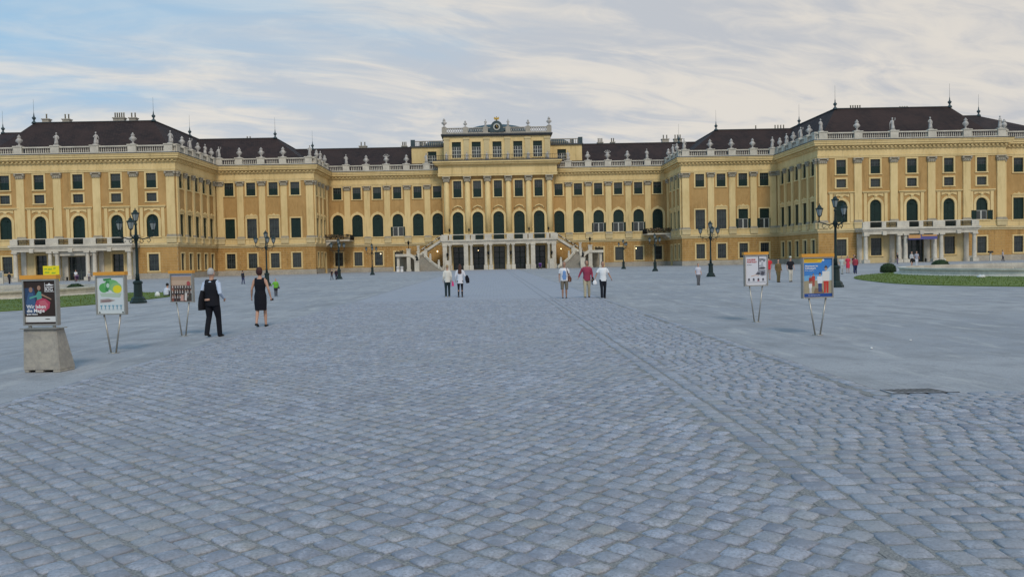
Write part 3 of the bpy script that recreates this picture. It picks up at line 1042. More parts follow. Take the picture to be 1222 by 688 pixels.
for s in cbp:
    o = link('column', cached(('cbcol',), lambda: me_pilaster(1.25, 7.5, 17.9, True)), palace, (s, CBY - 172 - .2, 7.5))
    link('capital', cached(('cbcap',), lambda: me_capital(1.2, 1.15, .62)), o, (0, .2, 10.402))
def cband(mb, p, z0, z1, x=11.4):
    mb.box(-x - p, x + p, CBY - p, CBY + 2.4, z0, z1)
e = MB(); cband(e, .75, 19.06, 19.4); cband(e, .80, 19.403, 19.65); cband(e, .70, 19.653, 21.2); part(e, 'entablature', 'pale')
e = MB(); cband(e, .95, 21.203, 21.4); cband(e, 1.4, 21.403, 21.75); cband(e, 1.7, 21.753, 22.05); part(e, 'cornice', 'pale')
e = MB(); cband(e, 1.75, 22.053, 22.2); part(e, 'flashing', 'flash')
# attic storey
ah = [(s - .95, s + .95, 22.85, 26.1) for s in cbw]
w = MB(); wall_grid(w, -10.9, 10.9, 22.2, 27.2, ah)
for sg in (-1, 1):
    w.add([(sg * 10.9, 0, 20), (sg * 10.9, 12, 20), (sg * 10.9, 12, 27.2), (sg * 10.9, 0, 27.2)], [(0, 1, 2, 3)])
w.xf(0, (0, CBY + .4, 0)); part(w, 'wall', 'pale')
w = MB(); w.box(-10.7, 10.7, CBY + 1.2, CBY + 1.4, 22.2, 27); part(w, 'inner_wall', 'rubber')
for s in cbw:
    window('bright' if s != 0 else 'bright', 1.9, 3.25, s, 22.85, 0, 0, CBY + .4)
for s in (-10.3, -6.25, -2.12, 2.12, 6.25, 10.3):
    q = MB(); q.box(s - .55, s + .55, CBY + .22, CBY + .4, 22.2, 26.55); q.box(s - .65, s + .65, CBY + .12, CBY + .4, 26.553, 26.95)
    part(q, 'pilaster', 'cream')
e = MB(); e.box(-11.1, 11.1, CBY + .05, CBY + 12.4, 27.203, 27.45); e.box(-11.4, 11.4, CBY - .2, CBY + 12.6, 27.453, 27.7); part(e, 'cornice', 'flash')
e = MB()
e.box(-11.2, 11.2, CBY - .05, CBY + .35, 27.703, 27.95); e.box(-11.2, 11.2, CBY - .03, CBY + .33, 28.75, 28.93)
part(e, 'handrail', 'plinth')
e = MB()
x = -11.0
while x < 11:
    if abs(x) > 1.9:
        e.tube([(x, CBY + .15, 27.95), (x + .42, CBY + .15, 28.75)], .06, 4)
        e.tube([(x + .42, CBY + .15, 27.95), (x, CBY + .15, 28.75)], .06, 4)
    x += .46
part(e, 'parapet_lattice', 'statue', kind='stuff')
for s in (-10.7, -6.4, -2.3, 2.3, 6.4, 10.7):
    q = MB(); q.box(s - .5, s + .5, CBY - .12, CBY + .45, 27.702, 29.05); part(q, 'parapet_pier', 'plinth')
# clock gable
g = MB()
pts = [(-2.0, 27.96), (2.0, 27.96), (1.95, 28.7), (1.7, 29.2), (1.5, 29.9), (1.1, 30.4), (.55, 30.72), (0, 30.82), (-.55, 30.72), (-1.1, 30.4), (-1.5, 29.9), (-1.7, 29.2), (-1.95, 28.7)]
g.prism([(x * .72, 27.96 + (z - 27.96) * .80) for x, z in pts], CBY - .25, CBY + .35); g.xf(0, (0, 0, 0)); gable = part(g, 'clock_gable', 'slate')
g = MB(); n = 20
g.v = []; 
ring = [(math.cos(2 * PI * i / n), math.sin(2 * PI * i / n)) for i in range(n)]
g.prism([(.70 * a, 28.95 + .70 * b) for a, b in ring], -.42, -.26)
g.xf(0, (0, 0, 0)); ck = g.build('clock_dial', 'muntin', gable)
g = MB(); g.prism([(.45 * a, 28.95 + .45 * b) for a, b in ring], -.47, -.425); g.build('clock_face', 'iron', ck)
g = MB(); g.box(-.04, .04, -.52, -.475, 28.95, 29.33); g.prism([(-.03, 28.95), (.22, 28.76), (.25, 28.82), (.0, 29.0)], -.53, -.48); g.build('clock_hands', 'gold', ck)
# gilded eagle
g = MB()
g.ball((0, -.1, 31.3), (.28, .25, .45)); g.ball((0, -.2, 31.85), (.15, .18, .17)); g.tube([(0, -.3, 31.85), (0, -.48, 31.8)], [.05, .02], 5)
for sg in (-1, 1):
    g.prism([(sg * .15, 31.2), (sg * .55, 31.0), (sg * .95, 31.45), (sg * .7, 31.9), (sg * .4, 31.65), (sg * .15, 31.6)], -.16, -.04)
g.prism([(-.15, 30.95), (.15, 30.95), (.3, 30.78), (-.3, 30.78)], -.2, .05)
g.v = [(x * .6, y * .7, 30.2 + (z - 30.78) * .75) for x, y, z in g.v]
g.build('gilded_eagle', 'gold', palace)
# low dome behind the parapet
g = MB()
prof = []
for i in range(9):
    a = PI / 2 * i / 8
    prof.append((7.8 * math.cos(a) + .02, 27.7 + 2.6 * math.sin(a)))
g.lathe(prof, 28, 0, 0)
g.v = [(x, y * .62 + 5.4, z) for x, y, z in g.v]
g.build('dome', 'slate', palace)
# setback side attics
for sg in (-1, 1):
    x0, x1 = sorted((sg * 10.9, sg * 18.0))
    w = MB(); cx = sg * 13.7
    wall_grid(w, x0, x1, 20, 25.9, [(cx - .95, cx + .95, 22.3, 25.0)])
    w.add([(sg * 18.0, 0, 20), (sg * 18.0, 12, 20), (sg * 18.0, 12, 25.9), (sg * 18.0, 0, 25.9)], [(0, 1, 2, 3)])
    w.xf(0, (0, 178, 0)); part(w, 'wall', 'pale')
    w = MB(); w.box(x0 + .2, x1 - .2, 178.8, 179, 20.5, 25.5); part(w, 'inner_wall', 'rubber')
    window('bright', 1.9, 2.7, cx, 22.3, 0, 0, 178)
    w = MB(); w.box(x0 - (.3 if sg < 0 else 0), x1 + (.3 if sg > 0 else 0), 177.7, 190, 25.9, 26.2); part(w, 'cornice', 'flash')
    w = MB(); w.box(x0, x1, 177.9, 178.2, 27.1, 27.25)
    k = x0 + .2
    while k < x1: 
        w.lathe([(.09, 26.2), (.06, 26.4), (.11, 26.6), (.05, 26.9), (.09, 27.09)], 6, k, 178.05); k += .4
    part(w, 'parapet', 'plinth', kind='stuff')
    w = MB(); w.box(sg * 17.7 - .45, sg * 17.7 + .45, 177.8, 178.6, 26.2, 27.5); w.box(sg * 16.2 - .3, sg * 16.2 + .3, 179.8, 180.4, 26.2, 27.4)
    w.lathe([(2.6, 26.25), (2.4, 27.0), (1.5, 27.55), (.2, 27.8)], 12, sg * 13.2, 182); part(w, 'parapet_pier', 'slate')
# iron rail in front of the attic
g = MB()
for (a, b, y) in ((-12.6, 12.6, CBY - 1.5), (-12.6, -12.6, CBY), (12.6, 12.6, CBY)):
    if a != b:
        for z in (22.3, 23.15): g.box(a, b, y - .03, y + .03, z, z + .06)
        x = a
        while x <= b + .01:
            g.box(x - .02, x + .02, y - .02, y + .02, 22.2, 23.15); x += .35
part(g, 'iron_railing', 'iron', kind='stuff')
# roof behind the centre
g = MB(); g.box(-8, 8, 184.5, 196, 20, 27.4); part(g, 'roof', 'roof')

# ---- chimneys, finials, dormer bits on the roofs
def chimney(x, y, z, w=1.6, pots=4, h=1.3):
    b = MB(); b.box(-w / 2, w / 2, -.5, .5, -1.2, h); b.box(-w / 2 - .12, w / 2 + .12, -.62, .62, h + .002, h + .18)
    o = b.build('chimney', 'plinth', palace, (x, y - 172, z))
    for i in range(pots):
        c = MB(); c.lathe([(.13, 0), (.11, .75), (.15, .76), (.13, .9)], 8)
        c.build('chimney_pot', 'capital', o, ((i - (pots - 1) / 2) * w / max(pots, 1), 0, h + .182))
for (x, y, z, w, p) in ((-79.2, 150, 27.3, 1.1, 1), (-75.9, 150.5, 27.3, 1.2, 2), (-66.5, 150, 27.3, 1.9, 5), (-64.2, 150.3, 27.3, 1.2, 2),
                        (-52.0, 178, 27, 1.2, 2), (-29.5, 187, 26.7, 1.6, 2), (-20.5, 188, 26.7, 1.1, 3), (-16.2, 188, 26.7, 1.0, 2),
                        (16.5, 188, 26.7, 1.0, 1), (23.2, 188, 26.7, 1.2, 3), (26.0, 188, 26.7, .9, 2), (37.4, 186, 26.9, 1.5, 2), (40.2, 186, 26.9, 1.7, 3),
                        (54.5, 176, 27.1, 1.2, 1), (59.5, 176, 27.1, 2.4, 4), (66.9, 156, 27.4, 2.2, 5), (77.0, 158, 27.4, 1.8, 4)):
    chimney(x, y, z, w, p, .8)
def me_finial():
    b = MB()
    b.lathe([(.55, -.3), (.5, .1), (.22, .3), (.18, .6), (.42, .95), (.45, 1.15), (.16, 1.45), (.10, 2.0), (.04, 2.4)], 10)
    b.tube([(0, 0, 2.3), (0, 0, 5.6)], [.035, .02], 5)
    return b.mesh('roof_finial', 'slate')
for (x, y, z) in ((-80.6, 148.5, 27.45), (-60.0, 148.5, 27.45), (-91.4, 158, 27.3), (-60.0, 166, 27.4), (-44.2, 169, 27.15), (-40, 184, 26.8),
                  (60.0, 148.5, 27.45), (80.6, 148.5, 27.45), (91.4, 158, 27.3), (60.0, 166, 27.4), (44.2, 169, 27.15), (40, 184, 26.8)):
    link('roof_finial', cached('finial', me_finial), palace, (x, y - 172, z)).scale = (.75, .75, .72)

# ---- wrought iron corner balconies between mid side and centre wing
for sg in (-1, 1):
    b = MB()
    x0, x1 = sorted((sg * 35.0, sg * 30.0))
    b.box(x0, x1, 169.0, 174.3, 6.35, 6.6)
    bal_ = part(b, 'balcony_slab', 'stone')
    b = MB()
    for (a0, b0, c0, d0) in ((x0, x1, 169.0, 169.06),):
        for z in (6.6, 7.0, 7.55): b.box(a0, b0, c0, d0, z, z + .07)
    xs = sg * 30.0
    for z in (6.6, 7.0, 7.55): b.box(min(xs, xs + .06), max(xs, xs + .06), 169.06, 174.2, z, z + .07)
    k = x0
    while k < x1: b.tube([(k, 169.03, 6.6), (k, 168.85, 7.0), (k, 169.03, 7.6)], .035, 4); k += .17
    k = 169.1
    while k < 174: b.tube([(xs, k, 6.6), (xs - sg * .15, k, 7.0), (xs, k, 7.6)], .035, 4); k += .17
    part(b, 'balcony_railing', 'iron', kind='stuff')
    b = MB()
    for i in range(60):
        b.ball((random.uniform(x0 + .2, x1 - .2), 168.95 + random.uniform(-.1, .15), 7.3 + random.uniform(-.35, .3)), random.uniform(.12, .24), 6, 4)
    part(b, 'balcony_flowers', 'flower', kind='stuff')
    for k in (169.4, 172.0, 173.9):
        b = MB(); b.prism([(0, 6.34), (0, 5.2), (.25, 5.3), (1.3, 6.1), (1.6, 6.34)], -.14, .14)
        if sg > 0: b.v = [(-x, y, z) for x, y, z in b.v]
        b.xf(0, (-35.12 if sg < 0 else 35.12, k, 0)); part(b, 'bracket', 'stone')

b = MB()
for s_, z_ in ((-24.6, 3.7), (28.6, 3.7)): b.ball((s_, 174.9 - .35, z_), .10, 8, 6)
part(b, 'room_lamp', 'lampglow')
# ---- porticos in front of the pavilions
def me_pcol(h):
    b = MB()
    b.box(-.5, .5, -.5, .5, 0, .55)
    b.lathe([(.42, .552), (.42, .66), (.34, .74), (.335, 2.0), (.29, h - .5), (.30, h - .4), (.40, h - .26)], 14)
    b.box(-.44, .44, -.44, .44, h - .258, h - .003)
    return b.mesh('column', 'stone')
for sg in (-1, 1):
    pc = sg * 69.4
    b = MB(); b.box(pc - 9.3, pc + 9.3, 139.55, 139.97, .003, 5.19)   # cream facing behind the portico, in panels
    b = MB()
    holes = [(pc - 1.9, pc + 1.9, .02, 3.9)]
    for s in (PAVW[1], PAVW[3]):
        holes.append((sg * s - .95, sg * s + .95, (.02 if sg < 0 else 1.25), 4.2))
    wall_grid(b, pc - 9.4, pc + 9.4, 0.0, 5.18, holes, .05)
    b.xf(0, (0, 139.85, 0)); part(b, 'portico_back_wall', 'cream')
    for s in (PAVW[1], PAVW[3]):
        z0 = .02 if sg < 0 else 1.25
        fr = window('dark' if sg < 0 else 'glazed', 1.9, 4.2 - z0, sg * s, z0, 0, 0, 139.84)
        fr.name = 'window'
    # wide central door with a canopy sign
    b = MB(); b.box(pc - 2.25, pc - 1.88, 139.6, 139.84, 0, 4.0); b.box(pc + 1.88, pc + 2.25, 139.6, 139.84, 0, 4.0); b.box(pc - 2.3, pc + 2.3, 139.55, 139.84, 4.002, 4.3)
    fr = part(b, 'door', 'stone')
    dmesh = cached(('pdoor', sg), lambda: me_sash(3.7, 3.9, 4, 3, .10, 'muntin_dim' if sg < 0 else 'green'))
    link('door_leaf', dmesh, fr, (pc, -32 + .1, .02))
    b = MB()
    b.box(pc - 9.7, pc + 9.7, 136.9, 139.84, 5.21, 5.5); b.box(pc - 9.9, pc + 9.9, 136.7, 139.80, 5.503, 5.85)
    part(b, 'portico_balcony', 'stone')
    b = MB(); b.box(pc - 9.5, pc + 9.5, 137.0, 137.7, 4.75, 5.208); part(b, 'portico_beam', 'stone')
    for dx in (-9.1, -3.55, -2.45, 2.45, 3.55, 9.1):
        link('column', cached('pcol', lambda: me_pcol(4.745)), palace, (pc + dx, 137.35 - 172, 0))
        b = MB(); b.box(pc + dx - .4, pc + dx + .4, 139.66, 139.845, .6, 4.9); b.box(pc + dx - .5, pc + dx + .5, 139.6, 139.843, 0, .597)
        part(b, 'pilaster', 'stone')
    for dx, ww in ((-9.1, .6), (-6.2, .35), (-3.0, 1.0), (0, .35), (3.0, 1.0), (6.2, .35), (9.1, .6)):
        b = MB(); b.box(pc + dx - ww, pc + dx + ww, 136.95, 137.35, 5.853, 6.75); part(b, 'balcony_pier', 'stone')
        if ww < .5:
            b = MB(); b.prism([(-.35, 5.2), (-.3, 4.6), (.3, 4.6), (.35, 5.2)], -.3, .05); b.xf(0, (pc + dx, 136.95, 0)); part(b, 'bracket', 'stone')
    b = MB(); b.box(pc - 9.4, pc + 9.4, 137.05, 137.25, 6.75, 6.88); part(b, 'balcony_handrail', 'stone')
    b = MB(); x = pc - 9.3
    while x < pc + 9.3:
        b.tube([(x, 137.15, 5.853), (x + .08, 137.1, 6.3), (x, 137.15, 6.75)], .045, 4); x += .13
    b.box(pc - 9.3, pc + 9.3, 137.12, 137.18, 6.25, 6.32)
    part(b, 'balcony_railing', 'iron', kind='stuff')
# canopies
b = MB(); b.box(-69.4 - 3.1, -69.4 + 3.1, 137.5, 139.5, 4.05, 4.7); part(b, 'canopy', 'stone')
b = MB(); b.box(69.4 - 2.4, 69.4 + 2.4, 136.4, 136.5, 3.75, 4.5); part(b, 'banner', flat('blue_banner', (0.10, 0.10, 0.28)))
b = MB(); b.box(69.4 - 2.4, 69.4 - .4, 136.37, 136.398, 3.95, 4.5); b.box(69.4 - .2, 69.4 + 2.3, 136.37, 136.398, 4.25, 4.5)
part(b, 'banner_stripe', flat('orange_banner_stripe', (0.55, 0.30, 0.12)))

# ------------------------------------------------------------------ entrance terrace with double stairs
ter = empty('entrance_staircase', (XC, 168, 0), 0, 'pale stone double staircase and balcony terrace before the palace centre', 'staircase')
def tp(mb, name, mats, kind=None, parent=None):
    mb.xf(0, (0, -168, 0))
    return mb.build(name, mats, parent or ter, kind=kind)
b = MB(); b.box(-11.5, 11.5, 167.6, 171.6, 5.45, 5.75); b.box(-11.7, 11.7, 167.4, 171.6, 5.753, 6.05); tp(b, 'balcony_floor', 'stone')
b = MB(); b.box(-11.4, 11.4, 167.65, 168.4, 5.1, 5.447); tp(b, 'beam', 'stone')
b = MB(); b.box(-11.5, 11.5, 167.5, 167.68, 6.98, 7.13); tp(b, 'handrail', 'stone')
def me_pier(w, h):
    b = MB(); b.box(-w / 2 - .1, w / 2 + .1, -w / 2 - .1, w / 2 + .1, 0, .9); b.box(-w / 2, w / 2, -w / 2, w / 2, .902, h - .3); b.box(-w / 2 - .07, w / 2 + .07, -w / 2 - .07, w / 2 + .07, h - .298, h - .003)
    return b.mesh('pier', 'stone')
def me_col2(h):
    b = MB(); b.box(-.42, .42, -.42, .42, 0, .95)
    b.lathe([(.36, .952), (.30, 1.1), (.29, 2.5), (.25, h - .4), (.34, h - .22)], 12); b.box(-.36, .36, -.36, .36, h - .218, h - .003)
    return b.mesh('column', 'stone')
for s in (-10.9, -6.7, 6.7, 10.9):
    link('pier', cached('pier', lambda: me_pier(.85, 5.1)), ter, (s, 0, 0))
for s in (-9.9, -5.65, -2.75, -1.75, 1.75, 2.75, 5.65, 9.9):
    link('column', cached('col2', lambda: me_col2(5.1)), ter, (s, 0, 0))
for s, ww in ((-11.0, .75), (-9.7, .3), (-6.3, .45), (-5.2, .45), (-2.2, .7), (2.2, .7), (5.2, .45), (6.3, .45), (9.7, .3), (11.0, .75)):
    b = MB(); b.box(s - ww, s + ww, 167.45, 167.75, 6.053, 6.978); tp(b, 'balcony_pier', 'stone')
b = MB(); x = -11.4
while x < 11.4: b.box(x - .02, x + .02, 167.57, 167.61, 6.06, 6.978); x += .2
b.box(-11.4, 11.4, 167.56, 167.62, 6.5, 6.54)
tp(b, 'railing', 'iron', kind='stuff')
def small_lantern(x, y, z, parent, s=1.0):
    b = MB(); b.tube([(0, 0, 0), (0, 0, .55)], [.06, .035], 6); b.lathe([(.09, .55), (.18, .95), (.20, .97), (.05, 1.15), (.02, 1.3)], 6)
    b.box(-.09, .09, -.09, .09, 0, .05)
    b.v = [(p[0] * s, p[1] * s, p[2] * s) for p in b.v]
    return b.build('lantern', 'iron', parent, (x, y, z))
for s in (-9.9, -6.0, 6.0, 9.9): small_lantern(s, -.4, 7.13, ter)
for s in (-2.25, 2.25, -10.4, 10.4): small_lantern(s, -.75, 2.2 if abs(s) < 5 else 2.0, ter, 1.3)
for s in (-10.4, 10.4):
    b = MB(); b.box(s - .5, s + .5, 166.9, 167.3, 0, 2.0); tp(b, 'pedestal', 'stone')
b = MB()
for s, q in ((-12.6, .13), (-4.3, .07), (12.6, .10)): b.ball((s, 171.0, 3.9), q, 8, 6)
tp(b, 'wall_lamp', 'lampglow')
for sg in (-1, 1):
    n = 15
    for k in range(n):                      # lower flight rises away from the court, its inner edge curving outwards
        t = k / (n - 1)
        z1 = 3.2 * (k + 1) / n
        xi = -11.3 - 4.0 * t - .35 * math.sin(PI * t)
        y0 = 160.8 + 5.6 * t
        x0, x1 = -16.1, xi
        if sg > 0: x0, x1 = -x1, -x0
        b = MB(); b.box(x0, x1, y0 + .07, 166.8, 3.2 * k / n - .05, z1 - .062, 0); b.box(x0, x1, y0, 166.84, z1 - .06, z1, 1); tp(b, 'step', ['concrete', 'plinth'])
    def mx(x): return sg * -x if sg > 0 else x
    def stringer(p0, p1, wd, hgt, nm='stair_rail', m='stone'):
        b = MB()
        (xa, ya, za), (xb, yb, zb) = p0, p1
        xa, xb = mx(xa), mx(xb)
        d = Vector((xb - xa, yb - ya, 0)).normalized(); nrm = Vector((-d.y, d.x, 0)) * wd / 2
        vs = []
        for (x, y, z) in ((xa, ya, za), (xb, yb, zb)):
            for sgn in (-1, 1):
                for h in (0, hgt): vs.append((x + nrm.x * sgn, y + nrm.y * sgn, z + h))
        b.add(vs, [(0, 1, 3, 2), (4, 6, 7, 5), (0, 4, 5, 1), (2, 3, 7, 6), (1, 5, 7, 3), (0, 2, 6, 4)])
        return tp(b, nm, m)
    # curved rail along the inner edge of the lower flight
    prev = None
    for k in range(7):
        t = k / 6
        p = (-11.15 - 4.05 * t - .35 * math.sin(PI * t), 160.9 + 5.6 * t, .1 + 3.2 * t)
        if prev: stringer(prev, p, .28, .45)
        prev = p
    for t in (.12, .5, .82):
        x, y, z = -11.15 - 4.05 * t - .35 * math.sin(PI * t), 160.9 + 5.6 * t, .1 + 3.2 * t
        b = MB(); b.box(mx(x) - .2, mx(x) + .2, y - .2, y + .2, z, z + 1.35); b.ball((mx(x), y, z + 1.5), .2, 8, 6); tp(b, 'rail_post', 'stone')
    # landing
    b = MB(); x0, x1 = sorted((mx(-20.2), mx(-14.6))); b.box(x0, x1, 166.9, 171.0, 2.95, 3.25); tp(b, 'landing', 'stone')
    # upper flight from the landing to the balcony
    nn = 14
    for k in range(nn):
        z1 = 3.25 + 2.8 * (k + 1) / nn
        x0, x1 = sorted((mx(-15.9 + 4.15 * k / nn), mx(-15.9 + 4.15 * (k + 1) / nn)))
        b = MB(); b.box(x0, x1, 168.3, 171.2, z1 - .45, z1); tp(b, 'step', 'stone')
    stringer((-16.0, 168.1, 2.95), (-11.6, 168.1, 5.75), .3, .55)
    stringer((-16.0, 168.1, 4.0), (-11.6, 168.1, 6.85), .2, .16)
    b = MB()
    for i in range(26):
        t = i / 25; x = mx(-16 + 4.4 * t); z = 3.5 + 2.8 * t
        b.box(x - .02, x + .02, 168.08, 168.12, z, z + .62)
    for i in range(46):
        t = random.random(); b.ball((mx(-16 + 4.4 * t), 168.1 + random.uniform(-.1, .1), 3.75 + 2.8 * t + random.uniform(0, .5)), random.uniform(.08, .16), 5, 4)
    tp(b, 'railing_flowers', 'flower', kind='stuff')
    for (x, y, z0, z1, w) in ((-16.2, 167.9, 0, 4.9, .45), (-14.6, 167.9, 0, 4.2, .35), (-18.0, 166.4, 0, 4.35, .75), (-20.1, 166.6, 0, 3.2, .5), (-16.0, 165.2, 0, 3.7, .5)):
        xx = mx(x)
        b = MB(); b.box(xx - w / 2, xx + w / 2, y - w / 2, y + w / 2, z0, z1); b.box(xx - w / 2 - .08, xx + w / 2 + .08, y - w / 2 - .08, y + w / 2 + .08, z1 + .002, z1 + .16)
        b.box(xx - w / 2 - .1, xx + w / 2 + .1, y - w / 2 - .1, y + w / 2 + .1, -.0, .4)
        tp(b, 'pier', 'stone')
    small_lantern(mx(-18.0), 166.4 - 168, 4.52, ter, 1.3)
    # outer curved ramp wall with an arched opening
    b = MB()
    pts = [(-20.6, 2.95), (-17.9, 2.95), (-17.2, 2.6), (-16.6, 1.9), (-16.2, 1.2), (-15.9, 1.25), (-16.2, 2.1), (-16.8, 2.95), (-17.5, 3.45), (-20.6, 3.45)]
    if sg > 0: pts = [(-x, z) for x, z in reversed(pts)]
    b.prism(pts, 165.9, 166.3); tp(b, 'ramp_wall', 'stone')
    b = MB()
    for i in range(30):
        x = mx(-20.4 + 4.0 * i / 29); b.box(x - .02, x + .02, 166.05, 166.1, 3.4, 4.1)
    for i in range(26): b.ball((mx(random.uniform(-20.4, -18.6)), 166.08, 3.7 + random.uniform(0, .4)), random.uniform(.08, .16), 5, 4)
    tp(b, 'railing_flowers', 'flower', kind='stuff')
    b = MB(); xx = mx(-15.9); b.box(xx - .45, xx + .45, 160.4, 161.2, 0, 1.9); b.box(xx - .52, xx + .52, 160.33, 161.27, 1.903, 2.05); tp(b, 'pedestal', 'stone')
    b = MB(); b.tube([(xx, 160.8, 2.05), (xx + .05, 160.8, 2.6), (xx - .05, 160.8, 3.0)], [(.25, .2), (.2, .16), (.12, .1)], 8); b.ball((xx, 160.75, 3.2), .14, 8, 6)
    b.tube([(xx, 160.8, 2.9), (xx + sg * .35, 160.6, 2.6)], [.07, .05], 6); tp(b, 'stair_sculpture', 'iron')
    b = MB(); x0, x1 = sorted((mx(-20.3), mx(-16.1))); b.box(x0, x1, 170.6, 170.9, 0, 2.94); tp(b, 'back_wall', 'capital')

# ------------------------------------------------------------------ statues and urns on the roof balustrades
def remesh(o, vox, smooth=1):
    m = o.modifiers.new('remesh', 'REMESH'); m.mode = 'VOXEL'; m.voxel_size = vox; m.use_smooth_shade = True
    if smooth:
        s = o.modifiers.new('smooth', 'SMOOTH'); s.iterations = smooth; s.factor = 0.5
    return o
def me_statue(v):
    b = MB(); g = random.Random(v)
    b.box(-.36, .36, -.32, .32, 0, .18)
    lean = g.uniform(-.08, .08)
    b.tube([(0, 0, .15), (.02, 0, .6), (lean * .5, 0, 1.05), (lean, -.02, 1.4), (lean, 0, 1.68), (lean, 0, 1.78)],
           [(.33, .29), (.29, .27), (.23, .21), (.26, .20), (.18, .15), (.07, .07)], 10)
    b.ball((lean, -.02, 1.97), (.12, .13, .16), 8, 6)
    b.ball((lean, .02, 2.05), (.13, .12, .10), 8, 5)
    if v % 3 == 0:
        b.tube([(lean - .2, 0, 1.62), (lean - .42, -.12, 1.35), (lean - .2, -.25, 1.2)], [.075, .06, .05], 6)
        b.tube([(lean + .2, 0, 1.62), (lean + .36, -.02, 1.3), (lean + .30, -.1, 1.0)], [.075, .06, .05], 6)
    elif v % 3 == 1:
        b.tube([(lean + .2, 0, 1.62), (lean + .42, -.05, 1.75), (lean + .40, -.05, 2.08)], [.075, .06, .05], 6)
        b.tube([(lean - .2, 0, 1.62), (lean - .36, -.05, 1.3), (lean - .42, -.1, 1.0)], [.075, .06, .05], 6)
        b.tube([(lean - .42, -.1, .2), (lean - .42, -.1, 1.3)], .04, 5)
    else:
        b.tube([(lean - .2, 0, 1.62), (lean - .34, -.1, 1.3), (lean - .05, -.24, 1.35)], [.075, .06, .05], 6)
        b.tube([(lean + .2, 0, 1.62), (lean + .38, 0, 1.3), (lean + .45, .02, .95)], [.075, .06, .06], 6)
        b.tube([(.3, .05, .15), (.34, .05, .9)], [(.16, .14), (.10, .1)], 7)
    for k in range(4):
        a = -1.2 + k * .8
        b.tube([(.28 * math.sin(a), -.22 * math.cos(a), .15), (.14 * math.sin(a) + lean * .5, -.17 * math.cos(a), 1.1)], [.05, .025], 5)
    return b.mesh('statue', 'statue')
def me_urn(v):
    b = MB()
    b.box(-.34, .34, -.34, .34, 0, .15)
    b.lathe([(.28, .15), (.12, .32), (.12, .42), (.38, .70), (.46, .98), (.40, 1.16), (.24, 1.26), (.30, 1.34), (.18, 1.42)], 12)
    if v == 0:
        for i in range(7):
            a = i * 2 * PI / 7; b.ball((.17 * math.cos(a), .17 * math.sin(a), 1.52), .14, 6, 4)
        b.ball((0, 0, 1.70), (.17, .17, .2), 8, 5)
    else:       # trophy of arms
        for a in (-.9, -.45, 0, .45, .9):
            b.tube([(0, 0, 1.2), (.75 * math.sin(a), 0, 1.25 + .72 * math.cos(a))], [.07, .05], 5)
            b.ball((.75 * math.sin(a), 0, 1.25 + .72 * math.cos(a)), .11, 6, 4)
        b.ball((0, -.12, 1.35), (.28, .14, .3), 8, 5)
    for s in (-1, 1):
        b.tube([(s * .34, 0, 1.1), (s * .56, 0, 1.0), (s * .52, 0, .8), (s * .38, 0, .75)], .05, 5)
    return b.mesh('urn', 'statue')
ORD = ['first', 'second', 'third', 'fourth', 'fifth', 'sixth', 'seventh']
def roof_fig(kind, x, y, z, rz, label, sc=1.0):
    v = random.randrange(6)
    if kind == 'f':
        me = cached(('st', v), lambda: me_statue(v)); nm, ct, gr = 'roof_statue', 'statue', 'statues along the roof balustrade'
    else:
        k = 1 if kind == 't' else 0
        me = cached(('ur', k), lambda: me_urn(k)); nm, ct, gr = 'roof_urn', 'urn', 'urns along the roof balustrade'
    o = link(nm, me, None, (XC + x, y, z), rz + random.uniform(-.3, .3))
    sc *= 1.02
    o.scale = (sc, sc, sc)
    tag(o, label, ct, gr)
word = {'f': 'stone figure', 'u': 'stone urn', 't': 'stone trophy of arms'}
for sg, sd in ((-1, 'left'), (1, 'right')):
    for i, (s, k) in enumerate(zip((84.55, 78.7, 72.7, 66.3, 60.2, 54.1), 'fufffu' if False else ('f', 'u', 'f', 'f', 'u', 'f'))):
        roof_fig(k, sg * s, 140.16, 22.13, 0, f'{word[k]} on the {sd} pavilion front balustrade, {ORD[i]} from its outer corner')
    for i, (s, k) in enumerate(zip((4.2, 8.0, 11.8, 15.5, 19.0), ('u', 'f', 'u', 'f', 'u'))):
        roof_fig(k, sg * (53.5 + .16), 140 + s, 22.13, R(48) * -sg, f'{word[k]} on the {sd} pavilion side balustrade, {ORD[i]} from the near corner', .95)
    for i, (s, k) in enumerate(zip((35.6, 40.6, 44.7, 48.8, 52.6), ('f', 'u', 'u', 'u', 'f'))):
        roof_fig(k, sg * s, 160.16, 22.13, 0, f'{word[k]} on the {sd} middle wing balustrade, {ORD[i]} from its inner corner')
    for i, (s, k) in enumerate(zip((4.3, 7.7, 12.2), ('u', 'f', 'u'))):
        roof_fig(k, sg * (35 + .16), 160 + s, 22.13, R(48) * -sg, f'{word[k]} on the {sd} middle wing short side, {ORD[i]} from the near corner', .95)
    for i, (s, k) in enumerate(zip((14.65, 18.8, 22.95, 27.1, 31.2), ('f', 'u', 't', 'u', 'f'))):
        roof_fig(k, sg * s, 174.66, 22.13, 0, f'{word[k]} on the {sd} centre wing balustrade, {ORD[i]} from the raised centre')
    roof_fig('u', sg * 86.6, 142.3, 22.13, 0, f'{word["u"]} on the recessed wing just outside the {sd} pavilion corner')
    for i, s in enumerate((10.7, 6.4, 2.3)):
        roof_fig('u' if i < 2 else 'f', sg * s, CBY + .15, 29.06, 0, f'small stone {"urn" if i < 2 else "figure"} on the top parapet of the centre, {ORD[i]} from its {sd} end', .95 if i == 0 else .7)
    for i, s in enumerate((10.3, 6.25, 2.12)):
        roof_fig('f', sg * s, CBY - .45, 22.21, 0, f'stone figure before the top floor windows, {ORD[i]} from the {sd} end', .8)

